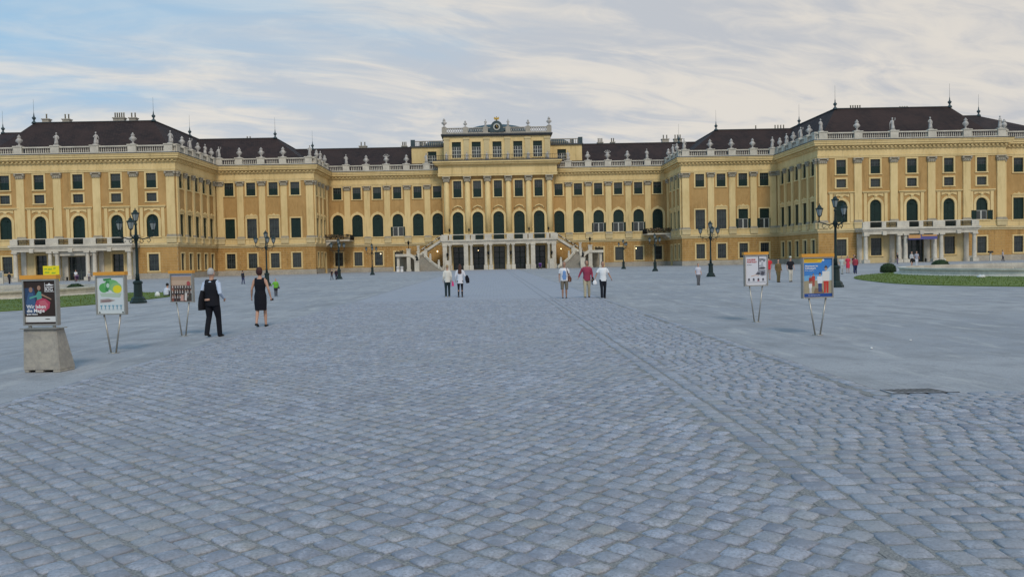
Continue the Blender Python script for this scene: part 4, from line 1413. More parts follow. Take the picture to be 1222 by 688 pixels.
# ------------------------------------------------------------------ street lamps
def me_lamp_parts():
    b = MB()
    b.lathe([(.40, 0), (.40, .10), (.34, .16), (.33, .24), (.24, .34)], 8, ph=PI / 8, smooth=False)
    b.lathe([(.21, .341), (.19, .95), (.23, 1.0), (.23, 1.08), (.15, 1.14)], 8, ph=PI / 8, smooth=False)
    base = b.mesh('base', 'lampgreen')
    b = MB()
    b.lathe([(.11, 1.141), (.085, 1.4), (.10, 1.44), (.075, 1.5), (.060, 3.1), (.09, 3.15), (.12, 3.25), (.12, 3.38), (.07, 3.45), (.05, 3.9), (.075, 3.95), (.035, 4.12)], 12)
    post = b.mesh('post', 'lampgreen')
    b = MB()
    b.tube([(.10, 0, 3.3), (.35, 0, 3.22), (.62, 0, 3.32), (.80, 0, 3.36), (.84, 0, 3.5), (.82, 0, 3.66)], [.035, .03, .03, .03, .028, .03], 6)
    b.tube([(.12, 0, 3.12), (.28, 0, 3.02), (.36, 0, 3.12), (.28, 0, 3.18)], .02, 5)
    b.tube([(.62, 0, 3.32), (.70, 0, 3.15), (.60, 0, 3.05), (.52, 0, 3.13)], .018, 5)
    b.tube([(.84, 0, 3.4), (.98, 0, 3.36), (1.0, 0, 3.48)], .018, 5)
    arm = b.mesh('arm', 'lampgreen')
    return base, post, arm
def me_lantern_cage():
    b = MB()
    b.lathe([(.05, 0), (.10, .05), (.115, .07)], 6)
    for i in range(6):
        a = 2 * PI * i / 6
        b.tube([(.11 * math.cos(a), .11 * math.sin(a), .06), (.205 * math.cos(a), .205 * math.sin(a), .44)], .011, 4)
    b.lathe([(.225, .44), (.235, .465), (.13, .56), (.11, .60), (.125, .62), (.03, .68), (.035, .73), (.008, .80)], 6, smooth=False)
    for i in range(6):
        a = 2 * PI * i / 6
        b.ball((.225 * math.cos(a), .225 * math.sin(a), .49), .022, 5, 4)
    return b.mesh('lantern', 'lampgreen')
def me_lantern_glass():
    b = MB(); b.lathe([(.095, .072), (.19, .438)], 6, smooth=False)
    return b.mesh('lantern_glass', 'lampglass')
LB, LPO, LA = me_lamp_parts()
LC, LG = me_lantern_cage(), me_lantern_glass()
def lamp(x, y, label, turn=0):
    r = empty('street_lamp', (x, y, 0), turn, label, 'street lamp', 'cast iron lamps lining the court')
    link('base', LB, r); link('post', LPO, r)
    for a in (180, 277, 38):
        link('arm', LA, r, rz=R(a))
        l = link('lantern', LC, r, (.82 * math.cos(R(a)), .82 * math.sin(R(a)), 3.64)); l.scale = (.88, .88, .9); link('glass', LG, l)
    l = link('lantern', LC, r, (0, 0, 4.08)); l.scale = (.88, .88, .9); link('glass', LG, l)
lamp(-17.89, 42.6, 'dark green four-armed lamp nearest on the left, beside the grass tip')
lamp(17.74, 43.0, 'dark green four-armed lamp nearest on the right, just behind the blue poster board')
lamp(-19.3, 72, 'dark lamp post behind the child in green, before the left middle wing', .3)
lamp(18.5, 70.8, 'dark lamp post before the right middle wing, right of the walker in grey trousers', -.2)
lamp(-17.9, 98, 'dark lamp post on the left next to the adult with a child', .2)
lamp(20.4, 105, 'dark lamp post third from the camera on the right row', .5)
lamp(-18.2, 127, 'farthest dark lamp post on the left, before the lit ground floor window', .1)
lamp(20.8, 133, 'farthest dark lamp post on the right, beside the staircase end', .4)

# ------------------------------------------------------------------ lawns, basins, hedges
def blob(pts, sg, n=8):
    """closed smooth outline through control points"""
    P = [Vector((sg * p[0], p[1])) for p in pts]
    out = []
    L = len(P)
    for i in range(L):
        a, b_, c, d = P[i - 1], P[i], P[(i + 1) % L], P[(i + 2) % L]
        for k in range(n):
            t = k / n
            out.append(.5 * ((2 * b_) + (c - a) * t + (2 * a - 5 * b_ + 4 * c - d) * t * t + (3 * b_ - a - 3 * c + d) * t ** 3))
    return out
def lawn(pts, sg, label):
    o_ = blob(pts, sg)
    cx = sum(p.x for p in o_) / len(o_); cy = sum(p.y for p in o_) / len(o_)
    b = MB(); n = len(o_)
    vs = [(cx, cy, .045)] + [(p.x, p.y, .04) for p in o_] + [(p.x, p.y, 0) for p in o_]
    fs = []
    for i in range(n):
        j = (i + 1) % n
        fs += [(0, 1 + i, 1 + j), (1 + i, 1 + n + i, 1 + n + j, 1 + j)]
    b.add(vs, fs)
    # grass blades
    vs, fs = [], []
    xs = [p.x for p in o_]; ys = [p.y for p in o_]
    poly = [(p.x, p.y) for p in o_]
    def ins(x, y):
        c = False
        for i in range(n):
            (x1, y1), (x2, y2) = poly[i], poly[(i + 1) % n]
            if (y1 > y) != (y2 > y) and x < (x2 - x1) * (y - y1) / (y2 - y1) + x1: c = not c
        return c
    g = random.Random(3)
    cnt = 0
    while cnt < 9000:
        x, y = g.uniform(min(xs), min(max(xs), 48) if sg > 0 else max(xs)), g.uniform(min(ys), max(ys))
        if sg < 0 and x < -48: continue
        if not ins(x, y): continue
        cnt += 1
        a = g.uniform(0, PI); w, h = .03, g.uniform(.03, .09)
        k = len(vs)
        vs += [(x - w * math.cos(a), y - w * math.sin(a), .035), (x + w * math.cos(a), y + w * math.sin(a), .035), (x + g.uniform(-.03, .03), y + g.uniform(-.03, .03), .04 + h)]
        fs.append((k, k + 1, k + 2))
    b.add(vs, fs)
    tag(b.build('lawn', 'grass'), label, 'grass', kind='stuff')
CTL_R = [(22.3, 44), (24.2, 39.5), (28, 36), (36, 34), (60, 36), (82, 60), (62, 76), (38, 72), (30, 66), (25.2, 58), (22.9, 50)]
CTL_L = [(19.4, 46), (20.0, 41), (22.0, 36), (28, 31), (60, 34), (82, 58), (62, 74), (32, 62), (24.5, 60), (20.2, 56), (19.5, 51)]
lawn(CTL_R, 1, 'mown grass ring around the right basin')
lawn(CTL_L, -1, 'mown grass ring around the left basin')
def basin(cx, cy, rad, label):
    b = MB()
    prof = [(rad + .55, 0), (rad + .5, .10), (rad + .12, .12), (rad + .08, .40), (rad + .2, .42), (rad + .2, .54), (rad - .35, .55), (rad - .35, .1)]
    n = 72
    vs = [(cx + r * math.cos(2 * PI * i / n), cy + r * math.sin(2 * PI * i / n), z) for r, z in prof for i in range(n)]
    fs = [(j * n + i, j * n + (i + 1) % n, (j + 1) * n + (i + 1) % n, (j + 1) * n + i) for j in range(len(prof) - 1) for i in range(n)]
    b.add(vs, fs)
    root = empty('fountain_basin', (0, 0, 0), 0, label, 'fountain basin')
    b.build('rim', 'stone', root)
    w = MB(); w.add([(cx, cy, .3)] + [(cx + (rad - .34) * math.cos(2 * PI * i / n), cy + (rad - .34) * math.sin(2 * PI * i / n), .3) for i in range(n)], [(0, 1 + i, 1 + (i + 1) % n) for i in range(n)])
    w.build('water', mat('still_water', (.05, .07, .08), .06), root)
basin(47, 60.5, 15.5, 'low pale stone fountain basin on the right lawn')
basin(-44, 59, 15.5, 'low pale stone fountain basin on the left lawn')
def hedge(x, y, r, h, label):
    b = MB(); g = random.Random(int(x * 10))
    b.lathe([(r * .9, 0), (r * 1.0, h * .35), (r * .88, h * .7), (r * .55, h * .93), (r * .1, h)], 16)
    vs, fs = [], []
    for i in range(1100):
        a, t = g.uniform(0, 2 * PI), g.uniform(0.02, 1)
        zz = h * t; rr_ = r * (1.0 if t < .4 else math.sqrt(max(0, 1 - ((t - .4) / .6) ** 2)))
        c = Vector((rr_ * math.cos(a), rr_ * math.sin(a), zz)); s = .05
        k = len(vs)
        for _ in range(3): vs.append(c + Vector((g.uniform(-s, s), g.uniform(-s, s), g.uniform(-s, s))) * 1.3)
        fs.append((k, k + 1, k + 2))
    b.add(vs, fs)
    tag(b.build('box_hedge', 'hedge', None, (x, y, 0)), label, 'topiary bush', 'clipped box bushes by the lawns')
hedge(34.3, 72, .62, .78, 'small clipped round box bush on the right lawn edge, nearer the centre of the court')
hedge(43.2, 80, .78, .92, 'larger clipped round box bush behind the right basin rim')
hedge(-33.5, 68, .62, .62, 'clipped round box bush behind the left poster boards')

# ------------------------------------------------------------------ small ground things
b = MB()
for i in range(8):
    x = -.31 + i * .078
    b.add([(x, -.13, .0125), (x + .052, -.13, .0125), (x - .028, .13, .0125), (x - .08, .13, .0125)], [(0, 1, 2, 3)])
b.box(-.40, .42, -.20, -.172, .006, .013)
gr = empty('drain_grate', (5.27, 10.30, 0), 0, 'black iron drain grate with open slots at the corner of the paving', 'drain')
b.xf(0, (0, 0, .011)); b.build('slots', 'iron', gr)
b = MB(); b.box(-.40, .40, -.17, .17, .003, .0215); b.build('plate', flat('worn_iron_plate', (.33, .33, .35), .8), gr)
def litter(x, y, s, label, c=(.7, .7, .68)):
    b = MB(); b.ball((0, 0, s * .5), (s, s * .8, s * .5), 7, 5); g = random.Random(int(x * 7))
    b.v = [(p[0] * g.uniform(.6, 1.1), p[1] * g.uniform(.6, 1.1), p[2] * g.uniform(.7, 1.1)) for p in b.v]
    tag(b.build('litter', flat('crumpled_paper', c), None, (x, y, 0)), label, 'litter')
litter(6.85, 15.05, .035, 'crumpled white scrap lying on the gravel left of the drain')
litter(30.4, 51.5, .28, 'white scrap lying on the right lawn')
litter(8.2, 16.3, .03, 'tiny white scrap at the back of the right gravel area')
for i, (x, y, lab) in enumerate(((-33.6, 160.5, 'low dark bollard beside the left side door'), (36.6, 163.0, 'low dark bollard beside the right side door'))):
    b = MB(); b.lathe([(.22, 0), (.22, .12), (.15, .2), (.13, .95), (.18, 1.0), (.18, 1.08), (.06, 1.25)], 10)
    tag(b.build('bollard', 'iron', None, (x, y, 0)), lab, 'bollard', 'dark bollards by the side doors')
for i, (x, y, lab) in enumerate(((-17.75, 157, 'white cylindrical bin left of its twin by the left stair'), (-17.0, 157, 'white cylindrical bin right of its twin by the left stair'))):
    b = MB(); b.lathe([(.26, 0), (.30, .08), (.27, .12), (.27, .9), (.31, .92), (.31, 1.0), (.1, 1.05)], 12)
    tag(b.build('bin', flat('white_painted_steel', (.72, .70, .68)), None, (x, y, 0)), lab, 'bin', 'white bins by the left stair')
# yellow poster stand and information post near the left pavilion
b = MB(); b.box(-1.35, 1.35, -.05, .05, .35, 3.0)
ys = empty('yellow_board', (-58.8, 113, 0), .0, 'big yellow notice board standing before the left portico', 'notice board')
ys.scale = (.78, 1, .78)
b.build('panel', flat('yellow_print', (.78, .66, .02)), ys)
b = MB()
for (x, z, w) in ((-.9, 2.5, .5), (-.2, 2.45, .7), (.6, 2.6, .4), (-.7, 1.9, .8), (.4, 1.8, .7), (-.3, 1.2, 1.1), (.8, 1.1, .3), (-.8, .8, .5)):
    b.prism([(x - w / 2, z), (x - w / 4, z + .12), (x + w / 4, z + .05), (x + w / 2, z + .15), (x + w / 2, z - .12), (x - w / 2, z - .15)], -.055, -.051)
b.build('print', flat('green_print', (.25, .42, .05)), ys)
b = MB()
for x in (-1.2, 1.2): b.box(x - .06, x + .06, -.04, .04, 0, .35)
b.build('foot', 'alu', ys)
ip = empty('information_post', (-68.3, 118, 0), 0, 'pale slim information post at the left end of the court', 'sign post')
b = MB(); b.box(-.3, .3, -.15, .15, 0, 1.75); b.build('body', 'stone', ip)
b = MB(); b.box(-.36, .36, -.2, .2, 1.753, 1.85); b.box(-.24, .24, -.17, -.151, .9, 1.6); b.build('cap', 'lampglass', ip)
ip = empty('information_sign', (80.6, 134, 0), 0, 'small dark reading panel on a pale post by the right portico', 'sign')
b = MB(); b.box(-.12, .12, -.1, .1, 0, 1.3); b.build('post', 'stone', ip)
b = MB(); b.frust(-.35, .35, -.3, .2, 1.303, -.35, .35, -.1, .25, 1.6); b.build('panel', 'iron', ip)

# ------------------------------------------------------------------ poster boards
def text_mesh(txt, size, m, parent, loc, bold=0.0, align='LEFT'):
    cu = bpy.data.curves.new('t', 'FONT')
    cu.body = txt; cu.size = size; cu.extrude = 0.0008; cu.offset = bold; cu.align_x = align; cu.resolution_u = 2
    o = bpy.data.objects.new('t', cu)
    me = bpy.data.meshes.new_from_object(o)
    bpy.data.objects.remove(o); bpy.data.curves.remove(cu)
    me.transform(Matrix.Rotation(PI / 2, 4, 'X'))
    me.materials.clear(); me.materials.append(m)
    return link('lettering', me, parent, loc)
def ell(cx, cz, rx, rz_, n=14, a0=0):
    return [(cx + rx * math.cos(2 * PI * i / n + a0), cz + rz_ * math.sin(2 * PI * i / n + a0)) for i in range(n)]
class Print:
    """flat printed shapes laid on the poster sheet, each layer a hair above the last"""
    def __init__(s): s.l = {}; s.k = 0
    def add(s, poly, c):
        key = tuple(c); s.k += 1
        s.l.setdefault(key, MB()).add([(p[0], -.0002 * s.k, p[1]) for p in poly], [tuple(range(len(poly)))])
    def build(s, parent, y):
        mb = MB(); mats = []
        for c, m_ in s.l.items():
            mats.append(flat('print_%02x%02x%02x' % tuple(int(255 * v) for v in c), c, .45))
            mb.add(m_.v, m_.f, len(mats) - 1)
        return mb.build('poster_print', mats, parent, (0, y, 0))
def board(name, x, y, yaw, w, z0, z1, label, legs='v', bg_=(.7, .7, .7), head=True, zg=0):
    r = empty(name, (x, y, 0), yaw, label, 'poster board', 'poster boards on stands')
    b = MB(); d = .10
    t = .028
    b.box(-w / 2, -w / 2 + t, -d / 2, d / 2, z0, z1); b.box(w / 2 - t, w / 2, -d / 2, d / 2, z0, z1)
    b.box(-w / 2 + t, w / 2 - t, -d / 2, d / 2, z0, z0 + t); b.box(-w / 2 + t, w / 2 - t, -d / 2, d / 2, z1 - t, z1)
    b.box(-w / 2 + t, w / 2 - t, .0, d / 2 - .004, z0 + t, z1 - t)
    b.build('frame', 'alu', r)
    b = MB(); b.box(-w / 2 + t, w / 2 - t, -.022, -.002, z0 + t, z1 - t)
    b.build('poster', flat('sheet_%02x%02x%02x' % tuple(int(255 * v) for v in bg_), bg_, .4), r)
    if head:
        b = MB(); b.box(-w / 2 - .03, w / 2 + .015, -d / 2 - .012, d / 2 + .012, z1 + .002, z1 + .072)
        b.build('header', 'orange', r)
    if legs == 'v':
        for sg in (-1, 1):
            b = MB(); b.tube([(sg * w * .28, 0, z0 + .01), (sg * .055, 0, 0)], .018, 8); b.build('leg', 'alu', r)
        b = MB(); b.lathe([(.11, 0), (.11, .012), (.02, .014)], 14); b.build('foot_plate', 'alu', r)
    return r
WHT = flat('white_print', (.80, .80, .80)); REDP = flat('red_print', (.55, .05, .04)); DKP = flat('dark_print', (.03, .03, .04))
# 1: dark poster on a concrete foot
r1 = board('poster_board', -7.83, 14.68, R(-6), .62, .80, 1.60, 'dark dancing couple poster on a tapered concrete foot', 'none', (.035, .022, .018))
p = Print()
p.add([(-.28, .86), (.28, .86), (.28, .955), (-.28, .955)], (.62, .63, .62))
p.add(ell(.12, .91, .05, .008), (.05, .05, .05))
p.add([(-.28, 1.0), (-.09, 1.0), (-.07, 1.3), (-.12, 1.45), (-.28, 1.45)], (.03, .06, .13))
p.add([(-.24, 1.05), (-.12, 1.02), (-.09, 1.2), (-.13, 1.36), (-.21, 1.37), (-.26, 1.2)], (.05, .11, .22))
p.add(ell(-.17, 1.42, .035, .045), (.30, .18, .13))
p.add([(-.10, 1.06), (.06, 1.03), (.16, 1.10), (.18, 1.20), (.10, 1.26), (.02, 1.28), (-.06, 1.25), (-.10, 1.16)], (.42, .05, .10))
p.add([(-.02, 1.06), (.10, 1.06), (.14, 1.16), (.08, 1.24), (-.02, 1.22)], (.50, .12, .16))
p.add([(-.06, 1.24), (.03, 1.27), (.02, 1.38), (-.03, 1.40), (-.07, 1.34)], (.08, .30, .25))
p.add(ell(-.02, 1.45, .032, .042), (.34, .20, .14))
p.add([(-.19, 1.26), (-.05, 1.30), (-.05, 1.33), (-.20, 1.29)], (.10, .33, .27))
p.add([(.02, 1.32), (.2, 1.24), (.2, 1.26), (.03, 1.35)], (.34, .20, .14))
for q in ([(.09, 1.50), (.15, 1.51), (.17, 1.535), (.19, 1.51), (.26, 1.50), (.22, 1.485), (.13, 1.485)], [(.10, 1.46), (.25, 1.46), (.25, 1.468), (.10, 1.468)], [(.085, 1.38), (.26, 1.38), (.26, 1.387), (.085, 1.387)], [(.085, 1.38), (.092, 1.38), (.092, 1.54), (.085, 1.54)]):
    p.add(q, (.72, .72, .72))
p.build(r1, -.0225)
text_mesh('Wir leben', .085, WHT, r1, (-.25, -.03, 1.10), .0015)
text_mesh('die Magie', .085, WHT, r1, (-.25, -.03, 1.03), .0015)
text_mesh('jeden Abend', .038, WHT, r1, (-.25, -.03, .985), .001)
text_mesh('KIG', .085, WHT, r1, (.10, -.03, 1.395), .001)
b = MB()
b.frust(-.27, .39, -.15, .30, .04, -.28, .32, -.10, .12, .745)
b.box(-.26, -.18, -.14, .28, .0, .04); b.box(-.06, .08, -.15, .28, .0, .04); b.box(.26, .39, -.15, .28, .0, .04)
ob = b.build('concrete_foot', 'concrete', r1)
m_ = ob.modifiers.new('bevel', 'BEVEL'); m_.width = .012; m_.segments = 2
b = MB(); b.box(-.31, .36, -.15, .15, .746, .762); b.build('top_plate', 'alu', r1)
for sg in (-1, 1):
    b = MB(); b.box(sg * .22 - .02, sg * .22 + .02, -.02, .02, .763, .80); b.build('strut', 'alu', r1)
# 2: white map poster
r2 = board('poster_board', -7.94, 17.6, R(-9), .66, .80, 1.62, 'white poster with a green and yellow park map, on V legs', 'v', (.58, .63, .64))
p = Print()
G1, G2, YL, BL = (.10, .36, .10), (.05, .22, .07), (.72, .62, .03), (.10, .30, .42)
p.add([(-.17, 1.55), (.02, 1.56), (.02, 1.51), (-.15, 1.50)], G2)
p.add(ell(-.15, 1.36, .11, .10), G1); p.add(ell(.02, 1.42, .17, .11), (.16, .42, .16)); p.add(ell(.12, 1.36, .13, .11), (.25, .47, .20))
p.add([(-.12, 1.30), (-.05, 1.28), (-.02, 1.50), (-.10, 1.50)], G2)
p.add(ell(-.06, 1.41, .035, .05), (.45, .60, .50)); p.add(ell(.15, 1.33, .10, .085), YL)
p.add([(-.24, 1.25), (.24, 1.25), (.20, 1.16), (-.22, 1.18)], (.42, .52, .42))
p.add([(-.24, 1.12), (-.06, 1.14), (.10, 1.10), (-.04, 1.06), (-.24, 1.05)], (.36, .30, .28)); p.add([(-.22, 1.09), (-.02, 1.11), (.02, 1.08), (-.2, 1.07)], (.22, .14, .14))
for i in range(6):
    x = -.22 + i * .088
    p.add([(x - .03, .985), (x + .03, .985), (x + .03, 1.0), (x - .03, 1.0)], BL); p.add([(x - .008, .92), (x + .01, .92), (x + .01, .985), (x - .008, .985)], BL)
    p.add([(x - .03, .905), (x + .03, .905), (x + .03, .912), (x - .03, .912)], (.35, .45, .5))
p.add(ell(-.26, .85, .018, .014), (.03, .05, .05)); p.add(ell(.26, .85, .018, .014), (.03, .05, .05))
p.build(r2, -.0225)
# 3: orchestra photo poster
r3 = board('poster_board', -7.95, 21.6, R(-13), .64, .86, 1.60, 'poster with a brown orchestra photograph, behind the man in the black waistcoat', 'v', (.16, .12, .10))
p = Print()
p.add([(-.29, 1.52), (.29, 1.52), (.29, 1.57), (-.29, 1.57)], (.34, .34, .42)); p.add([(-.29, 1.42), (.29, 1.42), (.29, 1.52), (-.29, 1.52)], (.42, .29, .20))
p.add([(-.29, 1.30), (.29, 1.30), (.29, 1.42), (-.29, 1.42)], (.50, .36, .26))
g_ = random.Random(5)
for rw in range(3):
    for i in range(8):
        x = -.26 + i * .074 + g_.uniform(-.01, .01); z = 1.28 - rw * .13
        p.add([(x - .03, z - .14), (x + .03, z - .14), (x + .025, z), (x - .025, z)], g_.choice([(.02, .02, .02), (.05, .03, .03), (.22, .07, .05), (.03, .02, .02)]))
        p.add([(x - .007, z - .06), (x + .007, z - .06), (x + .012, z), (x - .012, z)], (.62, .58, .54))
        p.add(ell(x, z + .02, .014, .02, 8), (.45, .28, .2))
p.add(ell(.20, 1.34, .05, .06), (.38, .08, .08)); p.add([(-.04, .90), (.06, .90), (.05, 1.05), (-.01, 1.06)], (.52, .30, .24)); p.add([(.08, .92), (.14, .90), (.16, 1.10), (.10, 1.10)], (.60, .56, .52))
p.add([(.16, .90), (.29, .90), (.29, 1.05), (.2, 1.08)], (.06, .05, .04))
p.build(r3, -.0225)
# 4: portrait poster
r4 = board('poster_board', 6.88, 21.8, R(7), .64, .94, 1.76, 'white poster with a grey bearded portrait and four small heads, on V legs', 'v', (.62, .62, .66))
p = Print(); K = (.07, .07, .09); GY = (.25, .26, .30)
p.add([(.06, 1.72), (.085, 1.72), (.09, 1.36), (.06, 1.36)], K)
p.add([(.085, 1.62), (.26, 1.61), (.26, 1.64), (.17, 1.655), (.085, 1.65)], K); p.add([(.09, 1.575), (.15, 1.575), (.15, 1.60), (.09, 1.60)], K); p.add([(.19, 1.575), (.25, 1.575), (.25, 1.60), (.19, 1.60)], K)
p.add([(.12, 1.48), (.19, 1.46), (.20, 1.56), (.16, 1.57)], (.40, .41, .45)); p.add([(.09, 1.46), (.20, 1.46), (.22, 1.475), (.09, 1.48)], GY)
p.add([(.06, 1.40), (.13, 1.44), (.22, 1.44), (.27, 1.40), (.20, 1.38), (.12, 1.38)], K)
p.add([(-.02, 1.25), (.07, 1.36), (.26, 1.37), (.26, 1.22), (.16, 1.20), (.08, 1.24)], GY); p.add([(-.02, 1.25), (.05, 1.30), (.12, 1.28), (.08, 1.23)], K); p.add([(.12, 1.24), (.2, 1.22), (.24, 1.30), (.15, 1.33)], K)
p.add([(-.14, 1.19), (-.02, 1.22), (.08, 1.20), (.08, 1.21), (-.02, 1.235), (-.14, 1.205)], (.60, .35, .22))
for i, x in enumerate((-.2, -.07, .06, .19)):
    p.add(ell(x, 1.115, .026, .035), K); p.add([(x - .035, 1.07), (x + .035, 1.07), (x + .02, 1.095), (x - .02, 1.095)], (.30, .05, .07) if i == 2 else GY)
p.add([(-.26, 1.035), (.26, 1.035), (.26, 1.045), (-.26, 1.045)], GY)
p.add([(-.29, .98), (-.24, .975), (-.29, 1.0)], GY); p.add([(.29, .98), (.24, .975), (.29, 1.0)], GY)
p.build(r4, -.0225)
text_mesh('GALERIE', .062, REDP, r4, (-.25, -.03, 1.61), .0008); text_mesh('PORTRAIT', .058, REDP, r4, (-.25, -.03, 1.55), .0008); text_mesh('im Schloss', .03, DKP, r4, (-.25, -.03, 1.49))
# 5: blue poster
r5 = board('poster_board', 6.96, 17.85, R(7), .70, .80, 1.68, 'bright blue poster with cut-out figures under a yellow header, on V legs', 'v', (.04, .15, .42))
p = Print()
p.add([(-.32, 1.0), (.32, 1.0), (.32, 1.65), (-.32, 1.65)], (.05, .20, .52)); p.add([(-.32, 1.12), (.32, 1.12), (.32, 1.32), (-.32, 1.28)], (.16, .38, .62))
p.add([(-.32, 1.14), (-.1, 1.18), (.05, 1.24), (.2, 1.40), (.32, 1.50), (.32, 1.1), (-.32, 1.1)], (.42, .56, .66))
p.add([(-.32, .89), (.32, .89), (.32, 1.18), (.1, 1.16), (-.1, 1.19), (-.32, 1.17)], (.33, .29, .20)); p.add([(-.1, .9), (.15, .9), (.1, 1.0), (-.06, 1.02)], (.22, .15, .09))
p.add([(-.32, .83), (.32, .83), (.32, .90), (-.32, .90)], (.02, .07, .28))
p.add([(-.32, 1.56), (.08, 1.56), (.12, 1.62), (.14, 1.65), (-.32, 1.65)], (.72, .46, .03))
p.add([(-.29, 1.59), (.0, 1.59), (.0, 1.605), (-.29, 1.605)], (.45, .2, .03)); p.add(ell(.13, 1.615, .025, .022), (.72, .72, .7))
def figp(x, z, s, top, leg, hat=(.2, .12, .1)):
    p.add([(x - .030 * s, z), (x - .005 * s, z), (x, z + .17 * s), (x - .035 * s, z + .17 * s)], leg); p.add([(x + .008 * s, z), (x + .034 * s, z), (x + .038 * s, z + .17 * s), (x, z + .17 * s)], leg)
    p.add([(x - .05 * s, z + .165 * s), (x + .05 * s, z + .165 * s), (x + .055 * s, z + .30 * s), (x - .055 * s, z + .30 * s)], top)
    p.add(ell(x, z + .335 * s, .020 * s, .028 * s, 8), (.45, .28, .2)); p.add([(x - .03 * s, z + .345 * s), (x + .03 * s, z + .345 * s), (x, z + .385 * s)], hat)
figp(.19, .91, 1.55, (.66, .65, .62), (.50, .04, .03), (.08, .06, .06)); figp(.05, .93, 1.12, (.68, .68, .70), (.02, .05, .18), (.04, .04, .08))
figp(-.10, 1.06, .72, (.42, .06, .04), (.40, .07, .05)); figp(-.17, 1.06, .6, (.30, .05, .04), (.35, .12, .08)); figp(-.17, .91, .68, (.68, .68, .68), (.60, .60, .60))
p.build(r5, -.0225)
text_mesh('Abenteuer im', .052, WHT, r5, (-.29, -.03, 1.475), .0012); text_mesh('Schlosspark', .052, WHT, r5, (-.29, -.03, 1.425), .0012); text_mesh('Kinder entdecken', .028, WHT, r5, (-.29, -.03, 1.385)); text_mesh('Eine Reise durch die Zeit', .026, WHT, r5, (-.22, -.03, .855))

